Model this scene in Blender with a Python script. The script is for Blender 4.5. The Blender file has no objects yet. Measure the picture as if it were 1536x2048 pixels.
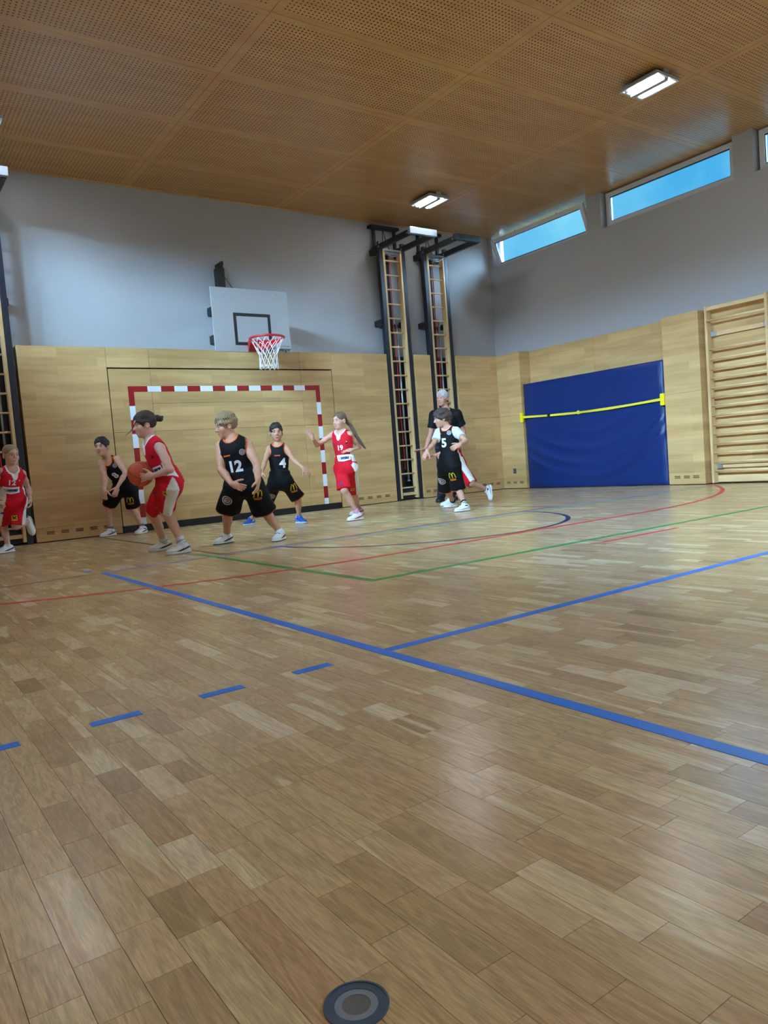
import bpy, bmesh, math, random
import numpy as np
from mathutils import Vector, Matrix
from mathutils.bvhtree import BVHTree
DBG = False
random.seed(7); rng = np.random.default_rng(7)
S = bpy.context.scene
COL = S.collection

# ------------------------------------------------------------------ camera
CAM = np.array([-4.8719, -10.8025, 0.7186]); YAW, PITCH, ROLL, FPX = 0.6108, -0.0662, -0.0782, 1493.0
def cam_axes():
    F = np.array([math.sin(YAW)*math.cos(PITCH), math.cos(YAW)*math.cos(PITCH), math.sin(PITCH)])
    R = np.array([math.cos(YAW), -math.sin(YAW), 0.0]); U = np.cross(R, F)
    c, s = math.cos(ROLL), math.sin(ROLL)
    return c*R+s*U, -s*R+c*U, F
CR, CU, CF = cam_axes()
cd = bpy.data.cameras.new('camera'); cam = bpy.data.objects.new('camera', cd); COL.objects.link(cam)
cd.sensor_fit = 'VERTICAL'; cd.sensor_height = 36.0; cd.lens = FPX/2048*36.0; cd.clip_start = 0.02; cd.clip_end = 300
M = Matrix.Identity(4)
for i in range(3):
    M[i][0], M[i][1], M[i][2], M[i][3] = CR[i], CU[i], -CF[i], CAM[i]
cam.matrix_world = M; S.camera = cam
def ray(u, v): return CF + CR*(u-768)/FPX - CU*(v-1024)/FPX
def floor_pt(u, v, z=0.0):
    d = ray(u, v); return CAM + d*(z-CAM[2])/d[2]
def project(p):
    d = np.asarray(p, float)-CAM; z = d@CF
    return 768+FPX*(d@CR)/z, 1024-FPX*(d@CU)/z, z

# ------------------------------------------------------------------ view, world, daylight
vs = S.view_settings
vs.view_transform = 'Standard'; vs.look = 'None'; vs.gamma = 1.0; vs.use_curve_mapping = False
vs.exposure = 0.42
XR, HP, DW, HC = 5.66, 2.625, 0.30, 5.02       # right panel plane, panel height, panel depth, ceiling height
W = bpy.data.worlds.new('world'); S.world = W; W.use_nodes = True
nt = W.node_tree; nt.nodes.clear()
def N(t, typ, **kw):
    n = t.nodes.new(typ)
    for k, v in kw.items(): setattr(n, k, v)
    return n
tc = N(nt, 'ShaderNodeTexCoord'); nz = N(nt, 'ShaderNodeTexNoise'); cr = N(nt, 'ShaderNodeValToRGB')
bg = N(nt, 'ShaderNodeBackground'); ow = N(nt, 'ShaderNodeOutputWorld')
nz.inputs['Scale'].default_value = 9.0; nz.inputs['Detail'].default_value = 6.0
cr.color_ramp.elements[0].position = 0.38; cr.color_ramp.elements[0].color = (0.075, 0.44, 0.80, 1)
cr.color_ramp.elements[1].position = 0.70; cr.color_ramp.elements[1].color = (0.24, 0.70, 0.95, 1)
nt.links.new(tc.outputs['Generated'], nz.inputs['Vector']); nt.links.new(nz.outputs['Fac'], cr.inputs['Fac'])
nt.links.new(cr.outputs['Color'], bg.inputs['Color']); nt.links.new(bg.outputs['Background'], ow.inputs['Surface'])
bg.inputs['Strength'].default_value = 0.80
# area lamps added outside each clerestory window, standing in for stronger daylight
WIN_Y = [(-2.16-2.66*k, 0.20-2.66*k) for k in range(8)]
def daylight(name, side, y0, y1, power):
    L = bpy.data.lights.new(name, 'AREA'); L.shape = 'RECTANGLE'; L.size = 5.0; L.size_y = 2.4
    L.color = (0.46, 0.73, 1.0); L.energy = power
    o = bpy.data.objects.new(name, L); COL.objects.link(o); yw = (y0+y1)/2
    c = Vector((side*(XR+DW+3.2), yw-2.6, 6.5)); t = Vector((side*(XR+DW), yw, 4.72))
    o.location = c; o.rotation_euler = (t-c).to_track_quat('-Z', 'Y').to_euler()
DAY_L, DAY_R = 5000, 800
for y0, y1 in WIN_Y:
    daylight('window_daylight', 1, y0, y1, DAY_R)
    daylight('window_daylight', -1, y0, y1, DAY_L)

# ------------------------------------------------------------------ helpers
def srgb(r, g, b):
    f = lambda c: (c/255)/12.92 if c/255 <= 0.04045 else ((c/255+0.055)/1.055)**2.4
    return (f(r), f(g), f(b), 1.0)
MATS = {}
def mat(name, col=None, rough=0.5, metal=0.0, spec=0.5, emit=None, estr=0.0, coat=0.0, bump=0.0, bscale=60.0, var=0.0):
    m = bpy.data.materials.new(name); m.use_nodes = True; t = m.node_tree; b = t.nodes['Principled BSDF']
    if col: b.inputs['Base Color'].default_value = col
    b.inputs['Roughness'].default_value = rough; b.inputs['Metallic'].default_value = metal
    b.inputs['Specular IOR Level'].default_value = spec; b.inputs['Coat Weight'].default_value = coat
    if emit: b.inputs['Emission Color'].default_value = emit; b.inputs['Emission Strength'].default_value = estr
    if bump or var:
        g = N(t, 'ShaderNodeNewGeometry'); n = N(t, 'ShaderNodeTexNoise'); n.inputs['Scale'].default_value = bscale; n.inputs['Detail'].default_value = 4
        t.links.new(g.outputs['Position'], n.inputs['Vector'])
        if bump:
            bp = N(t, 'ShaderNodeBump'); bp.inputs['Strength'].default_value = bump; bp.inputs['Distance'].default_value = 0.01
            t.links.new(n.outputs['Fac'], bp.inputs['Height']); t.links.new(bp.outputs['Normal'], b.inputs['Normal'])
        if var and col:
            mx = N(t, 'ShaderNodeMix', data_type='RGBA'); mx.inputs['A'].default_value = tuple(c*(1-var) for c in col[:3])+(1,)
            mx.inputs['B'].default_value = tuple(min(1, c*(1+var)) for c in col[:3])+(1,)
            t.links.new(n.outputs['Fac'], mx.inputs['Factor']); t.links.new(mx.outputs['Result'], b.inputs['Base Color'])
    MATS[name] = m; return m
def wood(name, dark, light, scale, rough=0.4, spec=0.5, rnd=0.12, coat=0.0, fine=(1,1,1), bump=0.0, blocks=None):
    """veneer: stretched noise along the grain (scale = noise frequency per axis), a per-object tone, fine pores"""
    m = bpy.data.materials.new(name); m.use_nodes = True; t = m.node_tree; b = t.nodes['Principled BSDF']; Lk = t.links.new
    g = N(t, 'ShaderNodeNewGeometry'); oi = N(t, 'ShaderNodeObjectInfo')
    ad = N(t, 'ShaderNodeVectorMath', operation='MULTIPLY_ADD')
    ml = N(t, 'ShaderNodeVectorMath', operation='SCALE'); ml.inputs['Scale'].default_value = 37.0
    cx = N(t, 'ShaderNodeCombineXYZ')
    for i in range(3): Lk(oi.outputs['Random'], cx.inputs[i])
    Lk(cx.outputs[0], ml.inputs[0]); Lk(g.outputs['Position'], ad.inputs[0]); ad.inputs[1].default_value = scale; Lk(ml.outputs[0], ad.inputs[2])
    n1 = N(t, 'ShaderNodeTexNoise'); n1.inputs['Scale'].default_value = 1.0; n1.inputs['Detail'].default_value = 5; n1.inputs['Roughness'].default_value = 0.6
    Lk(ad.outputs[0], n1.inputs['Vector'])
    r = N(t, 'ShaderNodeValToRGB'); r.color_ramp.elements[0].position = 0.30; r.color_ramp.elements[1].position = 0.72
    r.color_ramp.elements[0].color = dark; r.color_ramp.elements[1].color = light
    Lk(n1.outputs['Fac'], r.inputs['Fac'])
    hv = N(t, 'ShaderNodeHueSaturation'); mr = N(t, 'ShaderNodeMapRange'); mr.inputs['To Min'].default_value = 1-rnd; mr.inputs['To Max'].default_value = 1+rnd
    Lk(oi.outputs['Random'], mr.inputs['Value']); Lk(mr.outputs[0], hv.inputs['Value']); Lk(r.outputs['Color'], hv.inputs['Color'])
    out = hv.outputs['Color']
    if blocks:                                       # staves of the veneer: long blocks, each a little lighter or darker
        sxy = N(t, 'ShaderNodeSeparateXYZ'); cb = N(t, 'ShaderNodeCombineXYZ'); Lk(g.outputs['Position'], sxy.inputs[0]); Lk(sxy.outputs[blocks], cb.inputs[0]); Lk(sxy.outputs['Z'], cb.inputs[1])
        br = N(t, 'ShaderNodeTexBrick'); br.offset = 0.37; br.inputs['Color1'].default_value = (0.86, 0.85, 0.84, 1); br.inputs['Color2'].default_value = (1.06, 1.06, 1.07, 1); br.inputs['Mortar'].default_value = (0.94, 0.93, 0.92, 1)
        br.inputs['Scale'].default_value = 1.0; br.inputs['Mortar Size'].default_value = 0.0; br.inputs['Brick Width'].default_value = 0.83; br.inputs['Row Height'].default_value = 0.118; Lk(cb.outputs[0], br.inputs['Vector'])
        mb_ = N(t, 'ShaderNodeMix', data_type='RGBA', blend_type='MULTIPLY'); mb_.inputs['Factor'].default_value = 1.0; Lk(out, mb_.inputs['A']); Lk(br.outputs['Color'], mb_.inputs['B']); out = mb_.outputs['Result']
    Lk(out, b.inputs['Base Color'])
    b.inputs['Roughness'].default_value = rough; b.inputs['Specular IOR Level'].default_value = spec; b.inputs['Coat Weight'].default_value = coat
    if bump:
        bp = N(t, 'ShaderNodeBump'); bp.inputs['Strength'].default_value = bump; bp.inputs['Distance'].default_value = 0.004
        Lk(n1.outputs['Fac'], bp.inputs['Height']); Lk(bp.outputs['Normal'], b.inputs['Normal'])
    MATS[name] = m; return m

class MB:
    """collects verts / faces of one mesh"""
    def __init__(s): s.v = []; s.f = []
    def add(s, vs, fs):
        o = len(s.v); s.v += [tuple(map(float, v)) for v in vs]; s.f += [tuple(i+o for i in f) for f in fs]; return s
    def box(s, x0, x1, y0, y1, z0, z1, bev=0.0):
        x0, x1 = min(x0, x1), max(x0, x1); y0, y1 = min(y0, y1), max(y0, y1); z0, z1 = min(z0, z1), max(z0, z1)
        if bev <= 0:
            vs = [(x, y, z) for x in (x0, x1) for y in (y0, y1) for z in (z0, z1)]
            return s.add(vs, [(0,1,3,2), (4,6,7,5), (0,4,5,1), (2,3,7,6), (0,2,6,4), (1,5,7,3)])
        bm = bmesh.new(); bmesh.ops.create_cube(bm, size=1)
        for v in bm.verts: v.co = ((x0+x1)/2+v.co.x*(x1-x0), (y0+y1)/2+v.co.y*(y1-y0), (z0+z1)/2+v.co.z*(z1-z0))
        bmesh.ops.bevel(bm, geom=bm.edges[:], offset=bev, segments=2, affect='EDGES', profile=0.6)
        bm.verts.index_update(); s.add([v.co[:] for v in bm.verts], [[v.index for v in f.verts] for f in bm.faces]); bm.free(); return s
    def bar(s, a, b, w, h, up=(0,0,1)):
        """rectangular bar from a to b, w sideways, h along up"""
        a, b = Vector(a), Vector(b); d = (b-a).normalized(); u = Vector(up); x = d.cross(u).normalized(); u = x.cross(d).normalized()
        vs = [p+x*(i*w/2)+u*(j*h/2) for p in (a, b) for i, j in ((-1,-1), (1,-1), (1,1), (-1,1))]
        return s.add(vs, [(0,3,2,1), (4,5,6,7), (0,1,5,4), (1,2,6,5), (2,3,7,6), (3,0,4,7)])
    def tube(s, pts, r, n=8, closed=False, cap=True):
        P = [Vector(p) for p in pts]; m = len(P); rr = r if isinstance(r, (list, tuple)) else [r]*m
        ref = None; rings = []
        for i, p in enumerate(P):
            t = (P[(i+1) % m]-P[i-1]) if closed else (P[min(i+1, m-1)]-P[max(i-1, 0)])
            t.normalize()
            if ref is None: ref = Vector((0,0,1)) if abs(t.z) < 0.9 else Vector((1,0,0))
            a = t.cross(ref).normalized(); b = a.cross(t).normalized(); ref = b
            rings.append([p+a*math.cos(q)*rr[i]+b*math.sin(q)*rr[i] for q in [2*math.pi*k/n for k in range(n)]])
        vs = [v for g in rings for v in g]; fs = []
        for i in range(m if closed else m-1):
            j = (i+1) % m
            for k in range(n): fs.append((i*n+k, i*n+(k+1) % n, j*n+(k+1) % n, j*n+k))
        if cap and not closed: fs += [tuple(range(n))[::-1], tuple(range((m-1)*n, m*n))]
        return s.add(vs, fs)
    def disc(s, c, r0, r1, z0, z1, n=48):
        """ring solid around z"""
        vs = []; fs = []
        for k in range(n):
            a = 2*math.pi*k/n; ca, sa = math.cos(a), math.sin(a)
            vs += [(c[0]+r0*ca, c[1]+r0*sa, z0), (c[0]+r1*ca, c[1]+r1*sa, z0), (c[0]+r1*ca, c[1]+r1*sa, z1), (c[0]+r0*ca, c[1]+r0*sa, z1)]
        for k in range(n):
            a, b = 4*k, 4*((k+1) % n)
            fs += [(a+1, b+1, b+2, a+2), (a+2, b+2, b+3, a+3), (a, a+3, b+3, b)]
        return s.add(vs, fs)
    def mesh(s, name, origin=(0,0,0), smooth=False):
        me = bpy.data.meshes.new(name); o = Vector(origin)
        me.from_pydata([tuple(Vector(v)-o) for v in s.v], [], s.f); me.update()
        if smooth: me.polygons.foreach_set('use_smooth', [True]*len(me.polygons))
        return me
def link(name, me, m, parent=None, origin=(0,0,0)):
    """verts of me are relative to origin (a world point); parents are never rotated"""
    o = bpy.data.objects.new(name, me); COL.objects.link(o)
    if m is not None and not me.materials: me.materials.append(MATS[m] if isinstance(m, str) else m)
    if parent: o.parent = parent; o.location = Vector(origin)-parent_loc(parent)
    else: o.location = Vector(origin)
    o_world[o.name] = Vector(origin); return o
o_world = {}
def parent_loc(p): return o_world.get(p.name, Vector(p.location))
def tag(o, label=None, cat=None, group=None, kind=None):
    if label: o['label'] = label
    if cat: o['category'] = cat
    if group: o['group'] = group
    if kind: o['kind'] = kind
    return o
def empty(name, loc, label=None, cat=None, group=None, kind=None):
    o = bpy.data.objects.new(name, None); COL.objects.link(o); o.location = loc; o.empty_display_size = 0.1
    o_world[o.name] = Vector(loc); return tag(o, label, cat, group, kind)
def build(mb, name, m, parent=None, smooth=False, origin=None):
    if origin is None: origin = parent_loc(parent) if parent else Vector((0,0,0))
    return link(name, mb.mesh(name, origin, smooth), m, parent, origin)
def text_mesh(body, size, extrude=0.0, shear=0.0, bold=0.0, space=1.0):
    c = bpy.data.curves.new('t', 'FONT'); c.body = body; c.size = size; c.extrude = extrude; c.shear = shear; c.offset = bold
    c.align_x = 'CENTER'; c.align_y = 'CENTER'; c.resolution_u = 3; c.space_character = space
    o = bpy.data.objects.new('t', c); COL.objects.link(o); dg = bpy.context.evaluated_depsgraph_get()
    me = bpy.data.meshes.new_from_object(o.evaluated_get(dg)); v = [tuple(p.co) for p in me.vertices]; f = [tuple(p.vertices) for p in me.polygons]
    bpy.data.objects.remove(o); bpy.data.curves.remove(c); bpy.data.meshes.remove(me)
    return v, f

# ------------------------------------------------------------------ materials
mat('plaster', srgb(166, 166, 169), 0.85, bump=0.08, bscale=180)
mat('seam_dark', srgb(38, 28, 20), 0.8)
mat('joint_brown', srgb(120, 92, 62), 0.8)
mat('black_rubber', srgb(18, 18, 20), 0.6)
mat('navy_steel', srgb(30, 34, 46), 0.38, spec=0.5)
mat('black_steel', srgb(24, 25, 28), 0.42)
mat('zinc', srgb(176, 186, 196), 0.3, metal=0.85)
mat('sky_sheen_metal', srgb(158, 172, 190), 0.35, metal=0.3)  # light metal, with pale blue window reflection put into its colour
mat('board_white', srgb(152, 150, 151), 0.45)
mat('ink_black', srgb(20, 22, 26), 0.5)
mat('goal_red', srgb(150, 14, 22), 0.45)
mat('goal_white', srgb(226, 232, 238), 0.45)
mat('rim_red', srgb(186, 22, 36), 0.35)
mat('net_white', srgb(232, 226, 224), 0.8)
mat('rope_red', srgb(205, 40, 44), 0.7)
mat('frame_white', srgb(206, 210, 216), 0.4)
mat('gasket', srgb(30, 34, 40), 0.5)
mat('vinyl_blue', srgb(2, 38, 100), 0.36, spec=0.45, bump=0.1, bscale=220)
mat('gap_shade', srgb(6, 30, 92), 0.45)
mat('strap_yellow', srgb(222, 206, 60), 0.5)
mat('yellow_plastic', srgb(236, 218, 20), 0.4)
mat('lamp_tray', srgb(170, 178, 186), 0.4, metal=0.2)
mat('lamp_tube', srgb(255, 255, 255), 0.3, emit=(0.93, 0.98, 1.0, 1), estr=115.0)
mat('lamp_reflector', srgb(235, 240, 244), 0.25, metal=0.4)
mat('socket_grey', srgb(70, 78, 84), 0.4)
mat('slot_shade', srgb(46, 34, 24), 0.8)
for n_, c_ in dict(blue=(34, 122, 232), thinblue=(92, 122, 190), green=(40, 150, 72), red=(222, 56, 48), brown=(120, 62, 52), dark=(70, 54, 50), navy=(26, 40, 84)).items():
    mat('paint_'+n_, srgb(*c_), 0.38, spec=0.35)
wood('maple_h', srgb(186, 148, 96), srgb(210, 174, 120), (0.9, 0.9, 9.0), 0.42, 0.4, 0.06, blocks='X')
wood('maple_v', srgb(188, 150, 98), srgb(214, 180, 128), (5.0, 5.0, 0.8), 0.42, 0.4, 0.07)
wood('beech', srgb(196, 158, 108), srgb(226, 192, 142), (14, 14, 2.0), 0.38, 0.45, 0.06)
wood('beech_h', srgb(202, 164, 116), srgb(226, 194, 146), (14, 2.0, 14), 0.35, 0.5, 0.06)
# glass: a thin clear pane
g = bpy.data.materials.new('window_glass'); g.use_nodes = True; t = g.node_tree; t.nodes.remove(t.nodes['Principled BSDF'])
tr = N(t, 'ShaderNodeBsdfTransparent'); gl = N(t, 'ShaderNodeBsdfGlossy'); fr = N(t, 'ShaderNodeFresnel'); mx = N(t, 'ShaderNodeMixShader')
gl.inputs['Roughness'].default_value = 0.02; fr.inputs['IOR'].default_value = 1.3; tr.inputs['Color'].default_value = (0.94, 0.985, 1.0, 1)
t.links.new(fr.outputs[0], mx.inputs[0]); t.links.new(tr.outputs[0], mx.inputs[1]); t.links.new(gl.outputs[0], mx.inputs[2])
t.links.new(mx.outputs[0], t.nodes['Material Output'].inputs['Surface']); MATS['window_glass'] = g
# perforated ceiling veneer: dark dots paint the shade of small holes inside each panel, plain border along the joints
def perforated():
    m = bpy.data.materials.new('ceiling_perforated'); m.use_nodes = True; t = m.node_tree; b = t.nodes['Principled BSDF']; Lk = t.links.new
    g = N(t, 'ShaderNodeNewGeometry'); oi = N(t, 'ShaderNodeObjectInfo')
    n1 = N(t, 'ShaderNodeTexNoise'); ms = N(t, 'ShaderNodeVectorMath', operation='MULTIPLY'); ms.inputs[1].default_value = (1.2, 8.0, 1.0)
    Lk(g.outputs['Position'], ms.inputs[0]); Lk(ms.outputs[0], n1.inputs['Vector']); n1.inputs['Scale'].default_value = 1.0; n1.inputs['Detail'].default_value = 5
    r = N(t, 'ShaderNodeValToRGB'); r.color_ramp.elements[0].position = 0.3; r.color_ramp.elements[1].position = 0.7
    r.color_ramp.elements[0].color = srgb(194, 144, 90); r.color_ramp.elements[1].color = srgb(208, 163, 108); Lk(n1.outputs['Fac'], r.inputs['Fac'])
    tc = N(t, 'ShaderNodeTexCoord'); sx = N(t, 'ShaderNodeSeparateXYZ'); Lk(tc.outputs['Object'], sx.inputs[0])
    P = 0.045
    def cell(out):
        a = N(t, 'ShaderNodeMath', operation='DIVIDE'); a.inputs[1].default_value = P; Lk(out, a.inputs[0])
        f = N(t, 'ShaderNodeMath', operation='FRACT'); Lk(a.outputs[0], f.inputs[0])
        s = N(t, 'ShaderNodeMath', operation='SUBTRACT'); s.inputs[1].default_value = 0.5; Lk(f.outputs[0], s.inputs[0])
        q = N(t, 'ShaderNodeMath', operation='POWER'); q.inputs[1].default_value = 2.0; Lk(s.outputs[0], q.inputs[0]); return q
    qa, qb = cell(sx.outputs['X']), cell(sx.outputs['Y'])
    ad = N(t, 'ShaderNodeMath', operation='ADD'); Lk(qa.outputs[0], ad.inputs[0]); Lk(qb.outputs[0], ad.inputs[1])
    lt = N(t, 'ShaderNodeMath', operation='LESS_THAN'); lt.inputs[1].default_value = 0.215**2; Lk(ad.outputs[0], lt.inputs[0])
    def inside(out, lim):
        a = N(t, 'ShaderNodeMath', operation='ABSOLUTE'); Lk(out, a.inputs[0])
        l = N(t, 'ShaderNodeMath', operation='LESS_THAN'); l.inputs[1].default_value = lim; Lk(a.outputs[0], l.inputs[0]); return l
    ia, ib = inside(sx.outputs['X'], 1.25-0.085), inside(sx.outputs['Y'], 0.6175-0.06)
    m1 = N(t, 'ShaderNodeMath', operation='MULTIPLY'); Lk(ia.outputs[0], m1.inputs[0]); Lk(ib.outputs[0], m1.inputs[1])
    m2 = N(t, 'ShaderNodeMath', operation='MULTIPLY'); Lk(m1.outputs[0], m2.inputs[0]); Lk(lt.outputs[0], m2.inputs[1])
    mx = N(t, 'ShaderNodeMix', data_type='RGBA'); mx.inputs['B'].default_value = srgb(62, 42, 26)
    Lk(m2.outputs[0], mx.inputs['Factor']); Lk(r.outputs['Color'], mx.inputs['A']); Lk(mx.outputs['Result'], b.inputs['Base Color'])
    b.inputs['Roughness'].default_value = 0.28; b.inputs['Specular IOR Level'].default_value = 0.5
    MATS['ceiling_perforated'] = m
perforated()
# oak strips: tone stored per strip, grain along y
def oak():
    m = bpy.data.materials.new('oak_strip'); m.use_nodes = True; t = m.node_tree; b = t.nodes['Principled BSDF']; Lk = t.links.new
    at = N(t, 'ShaderNodeAttribute', attribute_name='tone'); sp = N(t, 'ShaderNodeSeparateColor'); Lk(at.outputs['Color'], sp.inputs[0])
    g = N(t, 'ShaderNodeNewGeometry'); ofs = N(t, 'ShaderNodeCombineXYZ'); k = N(t, 'ShaderNodeMath', operation='MULTIPLY'); k.inputs[1].default_value = 91.0
    Lk(sp.outputs[2], k.inputs[0]); Lk(k.outputs[0], ofs.inputs[0]); Lk(k.outputs[0], ofs.inputs[2])
    ad = N(t, 'ShaderNodeVectorMath', operation='ADD'); Lk(g.outputs['Position'], ad.inputs[0]); Lk(ofs.outputs[0], ad.inputs[1])
    # broad cathedral grain
    v1 = N(t, 'ShaderNodeVectorMath', operation='MULTIPLY'); v1.inputs[1].default_value = (26, 3.2, 1); Lk(ad.outputs[0], v1.inputs[0])
    n1 = N(t, 'ShaderNodeTexNoise'); n1.inputs['Scale'].default_value = 1; n1.inputs['Detail'].default_value = 3; n1.inputs['Distortion'].default_value = 0.6; Lk(v1.outputs[0], n1.inputs['Vector'])
    w = N(t, 'ShaderNodeMath', operation='MULTIPLY'); w.inputs[1].default_value = 34.0; Lk(n1.outputs['Fac'], w.inputs[0])
    sn = N(t, 'ShaderNodeMath', operation='SINE'); Lk(w.outputs[0], sn.inputs[0])
    # fine pores
    v2 = N(t, 'ShaderNodeVectorMath', operation='MULTIPLY'); v2.inputs[1].default_value = (420, 26, 1); Lk(ad.outputs[0], v2.inputs[0])
    n2 = N(t, 'ShaderNodeTexNoise'); n2.inputs['Scale'].default_value = 1; n2.inputs['Detail'].default_value = 2; Lk(v2.outputs[0], n2.inputs['Vector'])
    # knots and flecks
    v3 = N(t, 'ShaderNodeVectorMath', operation='MULTIPLY'); v3.inputs[1].default_value = (11, 5, 1); Lk(ad.outputs[0], v3.inputs[0])
    vo = N(t, 'ShaderNodeTexVoronoi'); vo.inputs['Scale'].default_value = 1; Lk(v3.outputs[0], vo.inputs['Vector'])
    kn = N(t, 'ShaderNodeMapRange'); kn.inputs['From Min'].default_value = 0.03; kn.inputs['From Max'].default_value = 0.0; kn.inputs['To Max'].default_value = 0.55; Lk(vo.outputs['Distance'], kn.inputs['Value'])
    base = N(t, 'ShaderNodeValToRGB'); e = base.color_ramp.elements
    e[0].position = 0.0; e[0].color = srgb(174, 144, 104); e[1].position = 1.0; e[1].color = srgb(230, 208, 170)
    for p, c in ((0.30, (194, 162, 118)), (0.55, (205, 174, 129)), (0.80, (214, 185, 140))):
        q = e.new(p); q.color = srgb(*c)
    Lk(sp.outputs[0], base.inputs['Fac'])
    hs = N(t, 'ShaderNodeHueSaturation'); mh = N(t, 'ShaderNodeMapRange'); mh.inputs['To Min'].default_value = 0.493; mh.inputs['To Max'].default_value = 0.506
    # pale sapwood running along one edge of some strips
    v5 = N(t, 'ShaderNodeVectorMath', operation='MULTIPLY'); v5.inputs[1].default_value = (17, 1.1, 1); Lk(ad.outputs[0], v5.inputs[0])
    n5 = N(t, 'ShaderNodeTexNoise'); n5.inputs['Scale'].default_value = 1; n5.inputs['Detail'].default_value = 1; Lk(v5.outputs[0], n5.inputs['Vector'])
    sap = N(t, 'ShaderNodeMapRange'); sap.inputs['From Min'].default_value = 0.60; sap.inputs['From Max'].default_value = 0.64; Lk(n5.outputs['Fac'], sap.inputs['Value'])
    gt = N(t, 'ShaderNodeMath', operation='GREATER_THAN'); gt.inputs[1].default_value = 0.45; Lk(sp.outputs[2], gt.inputs[0])
    sm = N(t, 'ShaderNodeMath', operation='MULTIPLY'); Lk(sap.outputs[0], sm.inputs[0]); Lk(gt.outputs[0], sm.inputs[1])
    sx_ = N(t, 'ShaderNodeMix', data_type='RGBA'); sx_.inputs['B'].default_value = srgb(224, 202, 160); Lk(sm.outputs[0], sx_.inputs['Factor']); Lk(base.outputs['Color'], sx_.inputs['A'])
    Lk(sp.outputs[1], mh.inputs['Value']); Lk(mh.outputs[0], hs.inputs['Hue']); Lk(sx_.outputs['Result'], hs.inputs['Color'])
    s1 = N(t, 'ShaderNodeMapRange'); s1.inputs['From Min'].default_value = -1; s1.inputs['To Min'].default_value = 0.87; s1.inputs['To Max'].default_value = 1.05; Lk(sn.outputs[0], s1.inputs['Value'])
    s2 = N(t, 'ShaderNodeMapRange'); s2.inputs['From Min'].default_value = 0.3; s2.inputs['From Max'].default_value = 0.7; s2.inputs['To Min'].default_value = 0.80; s2.inputs['To Max'].default_value = 1.10; Lk(n2.outputs['Fac'], s2.inputs['Value'])
    mm = N(t, 'ShaderNodeMath', operation='MULTIPLY'); Lk(s1.outputs[0], mm.inputs[0]); Lk(s2.outputs[0], mm.inputs[1])
    ks = N(t, 'ShaderNodeMath', operation='SUBTRACT'); Lk(mm.outputs[0], ks.inputs[0]); Lk(kn.outputs[0], ks.inputs[1])
    Lk(ks.outputs[0], hs.inputs['Value']); Lk(hs.outputs['Color'], b.inputs['Base Color'])
    b.inputs['Roughness'].default_value = 0.25; b.inputs['Specular IOR Level'].default_value = 0.38
    # slight waviness of the varnish
    v4 = N(t, 'ShaderNodeVectorMath', operation='MULTIPLY'); v4.inputs[1].default_value = (14, 4, 1); Lk(ad.outputs[0], v4.inputs[0])
    n4 = N(t, 'ShaderNodeTexNoise'); n4.inputs['Scale'].default_value = 1; Lk(v4.outputs[0], n4.inputs['Vector'])
    bp = N(t, 'ShaderNodeBump'); bp.inputs['Strength'].default_value = 0.05; bp.inputs['Distance'].default_value = 0.004; Lk(n4.outputs['Fac'], bp.inputs['Height']); Lk(bp.outputs['Normal'], b.inputs['Normal'])
    MATS['oak_strip'] = m
oak()
# ------------------------------------------------------------------ floor
Y_BACK, Y_FRONT, X_L, X_R2 = DW, -21.0, -(XR+DW), XR+DW
floor = build(MB().box(X_L-0.3, X_R2+0.3, Y_FRONT, Y_BACK+0.3, -0.16, -0.006), 'floor', 'joint_brown'); tag(floor, kind='structure')
SW = 0.0735
strips = []
for i in range(int((X_R2-X_L)/SW)+1):
    x0 = -4.240-SW*19+SW*i - 0.0
    if x0 > X_R2: break
    y = Y_BACK-random.random()*0.3
    tone_run = random.random()
    while y > -11.4:
        ln = random.choice((0.15, 0.16, 0.22, 0.25, 0.31, 0.32, 0.32, 0.40))
        tn = min(1, max(0, random.gauss(0.55, 0.17)))
        if random.random() < 0.05: tn = 1.0
        strips.append((x0, x0+SW, y-ln, y, tn, random.random(), random.random()))
        y -= ln
    strips.append((x0, x0+SW, Y_FRONT, y, 0.5, random.random(), random.random()))
def strip_geo(x0, x1, y0, y1):
    g = 0.00012; b = 0.00035
    vs = [(x0+g, y0+g, -0.006), (x1-g, y0+g, -0.006), (x1-g, y1-g, -0.006), (x0+g, y1-g, -0.006),
          (x0+g+b, y0+g+b, 0), (x1-g-b, y0+g+b, 0), (x1-g-b, y1-g-b, 0), (x0+g+b, y1-g-b, 0)]
    return vs, [(4,5,6,7), (0,1,5,4), (1,2,6,5), (2,3,7,6), (3,0,4,7)]
def tone_attr(me, tones):
    a = me.color_attributes.new('tone', 'FLOAT_COLOR', 'POINT'); d = np.ones((len(tones), 4), np.float32); d[:, :3] = tones
    a.data.foreach_set('color', d.ravel())
def seen(s):
    cx_, cy_ = (s[0]+s[1])/2, (s[2]+s[3])/2
    u, v, z = project((cx_, cy_, 0))
    if z < 0.15 or not (-60 < u < 1596 and 0 < v < 2140): return 0
    return (s[1]-s[0])*(s[3]-s[2])/z**3
order = sorted(range(len(strips)), key=lambda k: -seen(strips[k]))
big = set(order[:300])
rest = MB(); rt = []
for k, s_ in enumerate(strips):
    vs_, fs_ = strip_geo(*s_[:4])
    if k in big:
        c = ((s_[0]+s_[1])/2, (s_[2]+s_[3])/2, 0)
        mb = MB().add(vs_, fs_); o = build(mb, 'floor_strip', 'oak_strip', floor, origin=c); tone_attr(o.data, [s_[4:7]]*8)
    else: rest.add(vs_, fs_); rt += [s_[4:7]]*8
o = build(rest, 'floor_strips', 'oak_strip', floor); tone_attr(o.data, rt); tag(o, kind='stuff')
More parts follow.
